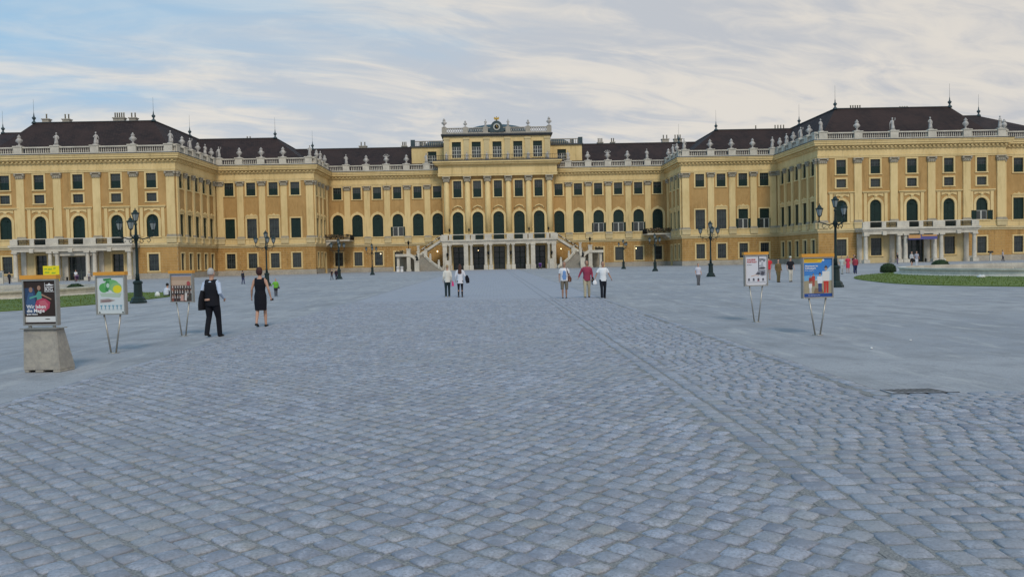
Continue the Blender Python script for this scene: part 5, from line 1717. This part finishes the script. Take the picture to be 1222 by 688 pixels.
# ------------------------------------------------------------------ people
SKIN = mat('skin', (.52, .30, .21), .6); SKIN2 = mat('tanned_skin', (.38, .21, .14), .6)
EYE_M = flat('dark_eye', (.02, .015, .012))
def limb_pts(a, c, bend, r):
    """knee or elbow midpoint with bend vector"""
    a, c = Vector(a), Vector(c)
    return [a, (a + c) / 2 + Vector(bend), c]
def person(x, y, h, yaw, label, top='shirt', topc=(.7, .7, .7), sleeve='short', bot='trousers', botc=(.05, .05, .06), hair='short', hairc=(.03, .02, .015),
           stride=.22, arms=None, skin=SKIN, fem=False, vox=.016, shoec=(.03, .03, .03), bulk=1.0, group=None, hat=None, lean=0.0, long=1.0):
    s = h / 1.76
    r = empty('person', (x, y, 0), yaw, label, 'person', group)
    r.scale = (s, s, s)
    B = bulk * (0.92 if fem else 1.0)
    sh = .165 if fem else .185
    body = MB()
    torso = [((0, 0, .84), (.13, .10)), ((0, 0, .92), (.165 * B * (1.06 if fem else 1), .12 * B)), ((0, -.005, 1.06), (.14 * B * (.9 if fem else 1), .105 * B)), ((0, -.01, 1.22), (.158 * B, .12 * B)), ((0, 0, 1.36), (.175 * B, .11 * B)), ((0, 0, 1.42), (.12, .08)), ((0, .005, 1.46), (.065, .06))]
    tz = lambda pts: [((p[0], p[1] - lean * max(0, p[2] - .9), p[2]), q) for p, q in pts]
    torso = tz(torso)
    def tube(mb, pr, n=12): mb.tube([q[0] for q in pr], [q[1] for q in pr], n)
    tube(body, torso)
    ly = -lean * .6
    tube(body, [((0, ly + .01, 1.42), (.058, .06)), ((0, ly, 1.52), (.053, .056)), ((0, ly, 1.56), (.05, .055))])
    head = [((0, -.012 + ly, 1.515), (.030, .035)), ((0, -.012 + ly, 1.54), (.052, .068)), ((0, -.006 + ly, 1.59), (.068, .088)), ((0, ly, 1.645), (.075, .096)), ((0, ly + .004, 1.70), (.072, .093)), ((0, ly + .006, 1.74), (.05, .066)), ((0, ly + .006, 1.76), (.02, .025))]
    tube(body, head)
    body.tube([(0, -.085 + ly, 1.645), (0, -.108 + ly, 1.605)], [.010, .015], 6)
    for sg in (-1, 1): body.ball((sg * .078, .005 + ly, 1.615), (.012, .022, .032), 6, 5)
    body.tube([(-.018, -.088 + ly, 1.565), (.018, -.088 + ly, 1.565)], .008, 5)
    body.tube([(-sh, ly * .8, 1.395), (sh, ly * .8, 1.395)], .055, 8)
    # legs: left (-x) forward, right back
    hips = [(-.088, 0, .88), (.088, 0, .88)]
    an = [(-.09, -stride, .075), (.09, stride, .075 + (.05 if stride > .12 else 0))]
    legs = []
    for i in (0, 1):
        L = limb_pts(hips[i], an[i], (0, -.045 - .1 * (stride if i else 0), .02), 0)
        legs.append(L)
        tube(body, [(hips[i], (.082 * B, .088 * B)), (hips[i] and L[0].lerp(L[1], .5), (.070 * B, .078 * B)), (L[1], (.050, .054)), (L[1].lerp(L[2], .35), (.050, .056)), (L[2], (.032, .036))], 10)
        a_ = Vector(L[2]); toe = a_ + Vector((0, -.15, -.035 - (.04 if i and stride > .12 else 0)))
        tube(body, [(a_ + Vector((0, .035, -.03)), (.03, .03)), (a_ + Vector((0, -.05, -.035)), (.038, .03)), (toe, (.032, .018))], 8)
    if arms is None:
        arms = [((-.05, .03, -.27), (-.06, -.10 + .3 * stride, -.50)), ((.05, .03, -.27), (.06, -.08 - .3 * stride, -.50))]
    apts = []
    hr = .0105 if vox > .012 else .0088
    for i, (e, w_) in enumerate(arms):
        S = Vector(((-sh if i == 0 else sh), ly * .8, 1.39)); E_ = S + Vector(e); W_ = S + Vector(w_)
        apts.append((S, E_, W_))
        tube(body, [(S, (.048 * B, .05)), (S.lerp(E_, .5), (.042, .044)), (E_, (.034, .036)), (E_.lerp(W_, .4), (.034, .034)), (W_, (.023, .026))], 9)
        d = (W_ - E_).normalized(); side = Vector((1, 0, 0)) if abs(d.x) < .8 else Vector((0, 1, 0)); nrm = d.cross(side).normalized(); side = nrm.cross(d)
        # palm is thin across the body, fingers fan along nrm
        palm = W_ + d * .085
        tube(body, [(W_, (.020, .024)), (W_ + d * .04, (.016, .038)), (palm, (.014, .040))], 8)
        inn = Vector((1 if i == 0 else -1, 0, 0))
        for k, (fl_, ln) in enumerate(((-.03, .060), (-.010, .072), (.010, .068), (.029, .052))):
            b0 = palm - d * .012 + nrm * fl_; b1 = b0 + d * ln * .55 + inn * .008; b2 = b0 + d * ln * .95 + inn * .028
            body.tube([b0, b1, b2], [hr, hr * .95, hr * .8], 6)
        t0 = W_ + d * .025 - nrm * .025; body.tube([t0, t0 + d * .03 - nrm * .028 + inn * .01, t0 + d * .062 - nrm * .032 + inn * .02], [hr * 1.2, hr * 1.1, hr * .9], 6)
    bo = body.build('body', skin, r); remesh(bo, vox, 2)
    for sg in (-1, 1):
        e = MB(); e.ball((sg * .028, -.083 + ly, 1.642), (.011, .008, .008), 6, 5); e.build('eye', EYE_M, r)
    # hair
    hm = MB()
    up = [((0, .010 + ly, 1.61), (.076, .088)), ((0, .012 + ly, 1.65), (.079, .094)), ((0, .010 + ly, 1.705), (.076, .095)), ((0, .008 + ly, 1.75), (.055, .072)), ((0, .008 + ly, 1.773), (.02, .03))]
    if hair == 'short' or hair == 'bob':
        tube(hm, [((q[0][0], q[0][1] + .016, q[0][2]), q[1]) for q in up])
        if hair == 'bob': tube(hm, [((0, .04 + ly, 1.535), (.05, .04)), ((0, .038 + ly, 1.58), (.088, .075)), ((0, .035 + ly, 1.65), (.100, .090)), ((0, .03 + ly, 1.72), (.090, .085)), ((0, .02 + ly, 1.77), (.05, .05))])
        else: tube(hm, [((0, .048 + ly, 1.585), (.045, .035)), ((0, .035 + ly, 1.62), (.066, .056))])
    elif hair == 'long':
        tube(hm, [((q[0][0], q[0][1] + .014, q[0][2]), q[1]) for q in up])
        tube(hm, [((0, .085 + ly, 1.18), (.07, .025)), ((0, .095 + ly, 1.30), (.11, .045)), ((0, .075 + ly, 1.45), (.10, .06)), ((0, .045 + ly, 1.6), (.09, .07))])
    elif hair == 'bun':
        tube(hm, [((q[0][0], q[0][1] + .014, q[0][2]), q[1]) for q in up]); hm.ball((0, .10 + ly, 1.70), .05, 8, 6)
    # cut the face free: keep hair behind the brow
    hm.v = [(px_, max(py_, ly - .062 + (.05 if pz_ < 1.66 else 0)) if pz_ < 1.72 else py_, pz_) for px_, py_, pz_ in hm.v]
    ho = hm.build('hair', flat('hair_%02x%02x%02x' % tuple(int(255 * v) for v in hairc), hairc, .6), r); remesh(ho, vox * .8, 1)
    if hat:
        q = MB(); tube(q, [((0, .0 + ly, 1.70), (.092, .112)), ((0, ly, 1.75), (.088, .106)), ((0, ly, 1.80), (.05, .06))]); q.tube([(0, -.08 + ly, 1.71), (0, -.17 + ly, 1.70)], [(.07, .012), (.05, .008)], 8)
        q.build('cap', flat('cap_cloth', hat), r)
    def cm(c): return flat('cloth_%02x%02x%02x' % tuple(int(255 * v) for v in c), c, .85, .15)
    # trousers, shorts, skirt
    cl = MB()
    if bot in ('trousers', 'shorts'):
        tube(cl, tz([((0, 0, .80), (.13, .11)), ((0, 0, .88), (.175 * B, .132 * B)), ((0, 0, .98), (.165 * B, .125 * B)), ((0, 0, 1.03), (.150 * B, .115 * B))]))
        for i in (0, 1):
            L = legs[i]
            if bot == 'trousers':
                tube(cl, [(hips[i], (.095 * B, .102 * B)), (L[0].lerp(L[1], .5), (.086 * B, .094 * B)), (L[1], (.068, .074)), (L[1].lerp(L[2], .5), (.064, .070)), (L[2] + Vector((0, -.005, -.035)), (.060, .068))], 12)
            else:
                tube(cl, [(hips[i], (.090 * B, .104 * B)), (L[0].lerp(L[1], .5) + Vector(((-.012, .012)[i], 0, 0)), (.080 * B, .095 * B)), (L[1] + Vector(((-.02, .02)[i], 0, -.05)), (.074, .085))], 12)
    elif bot == 'skirt':
        tube(cl, [((0, 0, .50), (.17, .15)), ((0, 0, .7), (.19, .15)), ((0, 0, .9), (.178, .135)), ((0, 0, 1.05), (.14, .11))])
    elif bot == 'leggings':
        tube(cl, [((0, 0, .80), (.12, .10)), ((0, 0, .9), (.168 * B, .125 * B)), ((0, 0, 1.0), (.15 * B, .115 * B))])
        for i in (0, 1):
            L = legs[i]; tube(cl, [(hips[i], (.088, .094)), (L[0].lerp(L[1], .5), (.076, .084)), (L[1], (.056, .060)), (L[2], (.040, .044))], 10)
    if cl.v:
        o = cl.build('trousers' if bot in ('trousers', 'leggings') else bot, cm(botc), r); remesh(o, vox, 2)
    t_ = MB()
    if top == 'dress':
        tube(t_, tz([((0, 0, .50), (.17 * B, .135)), ((0, 0, .52), (.175 * B, .14)), ((0, 0, .72), (.19 * B, .15)), ((0, 0, .92), (.188 * B, .145)), ((0, 0, 1.08), (.150 * B, .125)), ((0, 0, 1.24), (.172 * B, .135)), ((0, 0, 1.37), (.17 * B, .118)), ((0, .002, 1.425), (.10, .085))]))
        t_.tube([(-sh + .02, 0, 1.395), (sh - .02, 0, 1.395)], .066, 8)
    else:
        lo = .84 - .08 * (long - 1)
        tube(t_, tz([((0, 0, lo), (.178 * B, .138 * B)), ((0, 0, lo + .02), (.18 * B, .14 * B)), ((0, 0, 1.06), (.160 * B, .130 * B)), ((0, -.005, 1.22), (.178 * B, .142 * B)), ((0, 0, 1.36), (.188 * B, .128 * B)), ((0, 0, 1.425), (.12, .095)), ((0, .004, 1.455), (.072, .07))]))
        t_.tube([(-sh, ly * .8, 1.395), (sh, ly * .8, 1.395)], .068, 8)
        for (S, E_, W_) in apts:
            if sleeve == 'short': tube(t_, [(S, (.064, .066)), (S.lerp(E_, .7), (.062, .064))], 10)
            elif sleeve == 'long': tube(t_, [(S, (.064, .066)), (E_, (.050, .052)), (E_.lerp(W_, .96), (.036, .038))], 10)
    o = t_.build({'dress': 'dress'}.get(top, top), cm(topc), r); remesh(o, vox, 2)
    for i in (0, 1):
        a_ = legs[i][2]; q = MB(); dn = -.035 - (.04 if i and stride > .12 else 0)
        tube(q, [(a_ + Vector((0, .05, -.035)), (.036, .036)), (a_ + Vector((0, -.03, -.034)), (.045, .040)), (a_ + Vector((0, -.12, dn - .008)), (.043, .028)), (a_ + Vector((0, -.175, dn - .012)), (.025, .02))], 10)
        q.build('shoe', cm(shoec), r)
    r['_a'] = 0
    del r['_a']
    return r, apts
def attach(r, mb, name, c, vox=None, m=None):
    o = mb.build(name, m or flat('cloth_%02x%02x%02x' % tuple(int(255 * v) for v in c), c, .85, .15), r)
    if vox: remesh(o, vox, 1)
    return o
BLK = (.012, .013, .018)
# man in dark suit trousers and waistcoat, seen from behind
r, ap = person(-7.0, 21.0, 1.71, R(168), 'grey-haired man in black waistcoat and trousers, light blue sleeves, coat over his arm', 'shirt', (.50, .58, .72), 'long', 'trousers', BLK, 'short', (.42, .41, .40),
               stride=.16, arms=[((-.07, .06, -.26), (-.05, -.16, -.40)), ((.08, .05, -.27), (.02, -.17, -.36))], vox=.010, bulk=1.07)
w_ = MB()
w_.tube([(0, 0, .80), (0, 0, .84), (0, 0, 1.08), (0, 0, 1.24), (0, .004, 1.36), (0, .012, 1.42)], [(.192, .150), (.196, .154), (.184, .150), (.198, .162), (.192, .150), (.13, .118)], 14)
w_.tube([(-.15, .01, 1.395), (.15, .01, 1.395)], [.086, .086], 8)
attach(r, w_, 'waistcoat', (.014, .015, .020), .010)
w_ = MB(); w_.tube([(.22, .04, 1.20), (.24, .06, 1.0), (.25, .07, .82), (.25, .07, .70)], [(.05, .10), (.07, .14), (.075, .15), (.07, .15)], 10)
attach(r, w_, 'coat', (.016, .016, .020), .012)
w_ = MB(); w_.tube([(-.02, .16, .97), (.10, .165, .96)], [.028, .03], 8); attach(r, w_, 'clasped_hands', (0, 0, 0), None, SKIN)
# woman in black dress from behind
r, ap = person(-6.65, 24.05, 1.70, R(176), 'short-haired woman in a black sleeveless knee-length dress walking away', 'dress', BLK, 'none', 'none', BLK, 'bob', (.05, .018, .015), stride=.15,
               arms=[((-.09, .02, -.27), (-.12, -.07, -.50)), ((.08, .02, -.27), (.13, -.09, -.49))], fem=True, vox=.010, bulk=1.08)
w_ = MB(); w_.box(-.34, -.26, -.16, -.10, .78, .84); attach(r, w_, 'purse', (.04, .03, .03))
# child in green
r, ap = person(-12.36, 47.9, 1.0, R(20), 'small child in a bright green jacket standing before the second lamp', 'jacket', (.16, .42, .05), 'long', 'trousers', (.03, .03, .04), 'short', (.10, .05, .03), stride=.10,
               arms=[((-.16, .0, -.20), (-.30, -.05, -.32)), ((.08, .03, -.26), (.14, -.04, -.48))], bulk=1.25, vox=.02)
w_ = MB(); w_.tube([(.28, .0, 1.05), (.30, .02, .85), (.30, .0, .78)], [.05, .10, .09], 8); attach(r, w_, 'bag', (.05, .06, .09))
# pair in the middle left, walking away
r, ap = person(-2.26, 41.4, 1.60, R(185), 'blond person in cream top and dark trousers carrying a pink bag', 'jumper', (.68, .65, .58), 'long', 'trousers', (.02, .035, .04), 'bun', (.42, .28, .14), stride=.08, fem=True, bulk=1.05, shoec=(.6, .55, .5), long=1.4)
w_ = MB(); w_.frust(-.36, -.22, -.09, .01, .60, -.33, -.25, -.06, -.02, .84); w_.tube([(-.29, -.04, .84), (-.27, -.04, .92)], .012, 5); attach(r, w_, 'pink_bag', (.62, .06, .20))
r, ap = person(-1.62, 41.1, 1.62, R(176), 'woman with long brown hair in white tunic, black jacket over her arm', 'tunic', (.68, .68, .72), 'long', 'leggings', (.015, .015, .02), 'long', (.07, .03, .02), stride=.06, fem=True, long=2.4,
               arms=[((-.09, .0, -.25), (-.14, -.22, -.28)), ((.07, .02, -.26), (.09, -.10, -.48))])
w_ = MB(); w_.tube([(-.33, -.14, 1.16), (-.37, -.16, .95), (-.40, -.16, .74)], [(.07, .06), (.12, .08), (.09, .06)], 10); attach(r, w_, 'jacket', (.014, .014, .016), .02)
# trio, walking towards the camera
r, ap = person(3.16, 37.2, 1.64, R(0), 'man in white and blue shirt, khaki shorts and brown shoulder bag', 'shirt', (.70, .70, .72), 'short', 'shorts', (.17, .15, .12), 'short', (.02, .015, .012), stride=.05, skin=SKIN2, bulk=1.08)
w_ = MB(); w_.tube([(0, -.035, .90), (0, -.045, 1.1), (0, -.05, 1.28), (0, -.035, 1.34)], [(.135, .125), (.13, .118), (.12, .122), (.07, .10)], 12); attach(r, w_, 'blue_front', (.17, .30, .56), .016)
w_ = MB(); w_.tube([(.22, .02, 1.08), (.25, .0, .95), (.25, -.02, .80)], [(.07, .09), (.11, .11), (.09, .09)], 10); attach(r, w_, 'shoulder_bag', (.13, .06, .04), .02)
w_ = MB(); w_.tube([(.10, -.03, 1.46), (.14, -.14, 1.30), (.20, -.14, 1.12)], .018, 6); attach(r, w_, 'strap', (.08, .03, .03))
r, ap = person(4.18, 37.3, 1.68, R(-8), 'woman in maroon shirt and beige trousers between two people in white tops', 'shirt', (.30, .05, .09), 'long', 'trousers', (.45, .40, .28), 'bob', (.025, .015, .012), stride=.14, skin=SKIN2, bulk=1.05, long=1.5,
               arms=[((-.12, .02, -.24), (-.20, -.06, -.42)), ((.06, .03, -.27), (.07, -.12, -.48))])
w_ = MB(); w_.tube([(.27, -.10, .98), (.28, -.08, .78), (.27, -.06, .62)], [(.04, .06), (.08, .09), (.05, .05)], 8); attach(r, w_, 'black_bag', (.015, .015, .018), .02)
r, ap = person(4.82, 36.7, 1.62, R(5), 'person in white T-shirt and black trousers holding a white plastic bag', 'shirt', (.74, .76, .78), 'short', 'trousers', (.015, .018, .025), 'short', (.02, .015, .012), stride=.12, skin=SKIN2, bulk=1.0, long=1.3,
               arms=[((-.13, .0, -.25), (-.22, -.12, -.42)), ((.12, .02, -.26), (.20, -.08, -.46))])
w_ = MB(); w_.tube([(-.42, -.14, .92), (-.43, -.14, .80), (-.43, -.14, .68)], [(.02, .02), (.10, .06), (.11, .07)], 9); attach(r, w_, 'plastic_bag', (.75, .75, .76), .02)
# others, farther off
def far_person(x, y, h, yaw, label, **k):
    k.setdefault('vox', .024)
    return person(x, y, h, R(yaw), label, **k)
far_person(12.5, 50.8, 1.32, 10, 'person in white top and grey trousers walking alone left of a lamp post', topc=(.55, .54, .60), botc=(.13, .13, .14), stride=.06, bulk=1.15)
far_person(-24.6, 83, 1.32, 150, 'far person in dark top and blue jeans standing before the left middle wing', topc=(.03, .03, .04), sleeve='long', botc=(.05, .06, .13), stride=.12, bulk=1.15)
far_person(18.0, 52.5, 1.45, 10, 'person in brown just behind the white portrait poster', topc=(.16, .11, .05), sleeve='long', botc=(.15, .12, .06), stride=.05, bulk=1.1, long=2)
far_person(18.95, 53.0, 1.60, 0, 'person in black T-shirt, cream trousers and pale cap between the right posters', topc=(.02, .02, .025), botc=(.55, .52, .45), stride=.10, hat=(.6, .62, .52))
far_person(19.2, 58.0, 1.65, 170, 'person in a red shirt behind the one in the pale cap', topc=(.60, .04, .05), botc=(.45, .32, .28), stride=.05, long=1.8)
far_person(29.6, 72.5, 1.55, 10, 'person all in black in the far group behind the nearest right lamp', topc=(.02, .02, .02), botc=(.02, .02, .02), stride=.05, sleeve='long')
far_person(29.4, 70.0, 1.50, 0, 'pale-dressed person in the far group behind the nearest right lamp', topc=(.45, .50, .48), botc=(.40, .42, .42), stride=.08)
far_person(31.2, 73.0, 1.55, -30, 'person in a red dress in the far group behind the nearest right lamp', topc=(.65, .05, .09), bot='skirt', botc=(.65, .05, .09), stride=.05, fem=True)
far_person(32.2, 74.0, 1.60, 20, 'person in dark clothes beside the red dress in the far group', topc=(.05, .02, .03), botc=(.03, .03, .03), stride=.05)
far_person(30.2, 69.2, 1.50, 160, 'person in a maroon shirt and navy trousers, rightmost of the far group', topc=(.32, .05, .07), botc=(.03, .04, .10), stride=.16, sleeve='long', bulk=1.15)
far_person(59.5, 122, 1.65, 30, 'dark-haired person in black and grey walking before the right portico column', topc=(.03, .03, .03), botc=(.16, .12, .18), stride=.1)
far_person(49.5, 98, 1.78, 10, 'person in black skirt and white sleeves before the right portico', topc=(.45, .45, .45), bot='skirt', botc=(.015, .015, .015), stride=.08, fem=True, sleeve='long')
far_person(50.6, 99, 1.80, -10, 'person in white trousers right of the black skirt before the right portico', topc=(.35, .35, .40), botc=(.66, .66, .68), stride=.12)
far_person(78.3, 127, 1.70, 60, 'person in grey with a pale top at the far right of the court', topc=(.45, .42, .42), botc=(.06, .06, .08), stride=.14)
far_person(-61.0, 124, 1.70, 0, 'person in a white shirt in the doorway of the left portico', topc=(.70, .70, .72), botc=(.15, .03, .04), stride=.06)
far_person(-59.6, 125, 1.45, 40, 'person in a pale top bending at a pushchair by the left portico', topc=(.55, .55, .55), botc=(.10, .08, .10), stride=.06, lean=.35)
far_person(-58.4, 126, 1.6, -50, 'person in grey at the right of the left portico doorway', topc=(.22, .22, .22), botc=(.12, .10, .14), stride=.06)
far_person(-67.2, 118, 1.6, 60, 'person in dark clothes with a teal bag next to the pale information post', topc=(.03, .04, .05), botc=(.03, .03, .04), stride=.06, sleeve='long')
far_person(-17.5, 94.0, 1.22, 20, 'adult in dark clothes at the third left lamp, right of the pair', topc=(.03, .02, .03), botc=(.03, .03, .05), stride=.12, sleeve='long', bulk=1.2)
far_person(-18.1, 94.6, 1.15, -40, 'child in grey and black at the third left lamp, left of the pair', topc=(.04, .03, .03), botc=(.12, .13, .16), stride=.18, bulk=1.2)
# seated person by the tip of the left lawn
sx, sy = -19.9, 51.5
r = empty('person', (sx, sy, 0), R(150), 'person in a white and blue top sitting at the tip of the left lawn', 'person')
b = MB()
b.tube([(0, .02, .10), (0, .04, .25), (0, 0, .45), (0, -.03, .52)], [(.16, .13), (.14, .12), (.17, .12), (.07, .07)], 10); b.tube([(0, -.05, .5), (0, -.07, .60)], .05, 8)
b.ball((0, -.08, .70), (.075, .09, .11), 9, 7)
for sg in (-1, 1):
    b.tube([(sg * .09, 0, .10), (sg * .14, -.38, .38), (sg * .12, -.55, .06)], [.085, .06, .045], 8); b.tube([(sg * .12, -.53, .04), (sg * .12, -.70, .035)], [.04, .03], 7)
    b.tube([(sg * .17, 0, .47), (sg * .24, -.14, .30), (sg * .10, -.34, .38)], [.05, .04, .03], 8)
    for k in range(5): b.tube([(sg * .10, -.33, .38), (sg * .10 - sg * .01 * k, -.39, .40 - .012 * k)], .011, 5)
remesh(b.build('body', SKIN, r), .016, 2)
b = MB(); b.tube([(0, .02, .12), (0, .04, .25), (0, 0, .45), (0, -.02, .51)], [(.185, .16), (.17, .15), (.19, .145), (.09, .09)], 10)
for sg in (-1, 1): b.tube([(sg * .17, 0, .47), (sg * .23, -.12, .33)], [.062, .058], 8)
remesh(b.build('shirt', flat('cloth_pale_blue', (.58, .62, .72)), r), .016, 2)
b = MB(); b.tube([(-.15, 0, .10), (.15, 0, .10)], .13, 8)
for sg in (-1, 1): b.tube([(sg * .09, 0, .12), (sg * .14, -.38, .38), (sg * .12, -.54, .10)], [.105, .08, .07], 8)
remesh(b.build('trousers', flat('cloth_dark_navy', (.04, .05, .07)), r), .016, 2)
b = MB(); b.ball((0, -.06, .73), (.088, .10, .10), 9, 7); b.build('hair', flat('hair_dark', (.02, .015, .012)), r)
b = MB(); b.tube([(0, 0, 0), (.01, 0, .2), (0, 0, .32)], [(.16, .12), (.15, .12), (.05, .04)], 9)
tag(b.build('white_bag', flat('white_cloth', (.68, .70, .68)), None, (sx - .45, sy - .3, 0)), 'white bag on the grass beside the seated person', 'bag')
# pushchair by the left portico and one before the palace centre
def pushchair(x, y, label, c, yaw=0.0, s=1.0):
    r = empty('pushchair', (x, y, 0), yaw, label, 'pushchair'); r.scale = (s, s, s)
    for (wx, wy) in ((-.25, -.35), (.25, -.35), (-.27, .3), (.27, .3)):
        b = MB(); b.v = []; b.lathe([(.13, -.02), (.13, .02)], 12); b.v = [(z_ + wx, x_ + wy, y_ + .13) for x_, y_, z_ in b.v]; b.build('wheel', 'rubber', r)
    b = MB()
    for sg in (-1, 1):
        b.tube([(sg * .25, -.35, .13), (sg * .25, .1, .55), (sg * .24, .42, 1.02)], .015, 6); b.tube([(sg * .26, .3, .13), (sg * .25, -.05, .55)], .015, 6)
    b.tube([(-.24, .42, 1.02), (.24, .42, 1.02)], .02, 6); b.build('chassis', 'alu', r)
    b = MB(); b.tube([(0, -.28, .42), (0, .08, .42), (0, .20, .8)], [(.2, .05), (.22, .06), (.2, .05)], 10); b.build('seat', flat('pushchair_seat_' + label[:6], c), r)
    b = MB(); b.prism([(-.38, .75), (-.1, .98), (.2, .92), (.28, .72), (.2, .75), (.0, .86), (-.2, .82)], -.22, .22); b.v = [(y_, x_, z_) for x_, y_, z_ in b.v]; b.build('hood', flat('pushchair_hood_' + label[:6], c), r)
pushchair(-60.1, 122.5, 'dark purple pushchair by the left portico doorway', (.10, .05, .10), .5)
pushchair(8.9, 157.5, 'purple and pale pushchair standing before the right bay of the centre arcade', (.12, .04, .20), 0, 1.15)
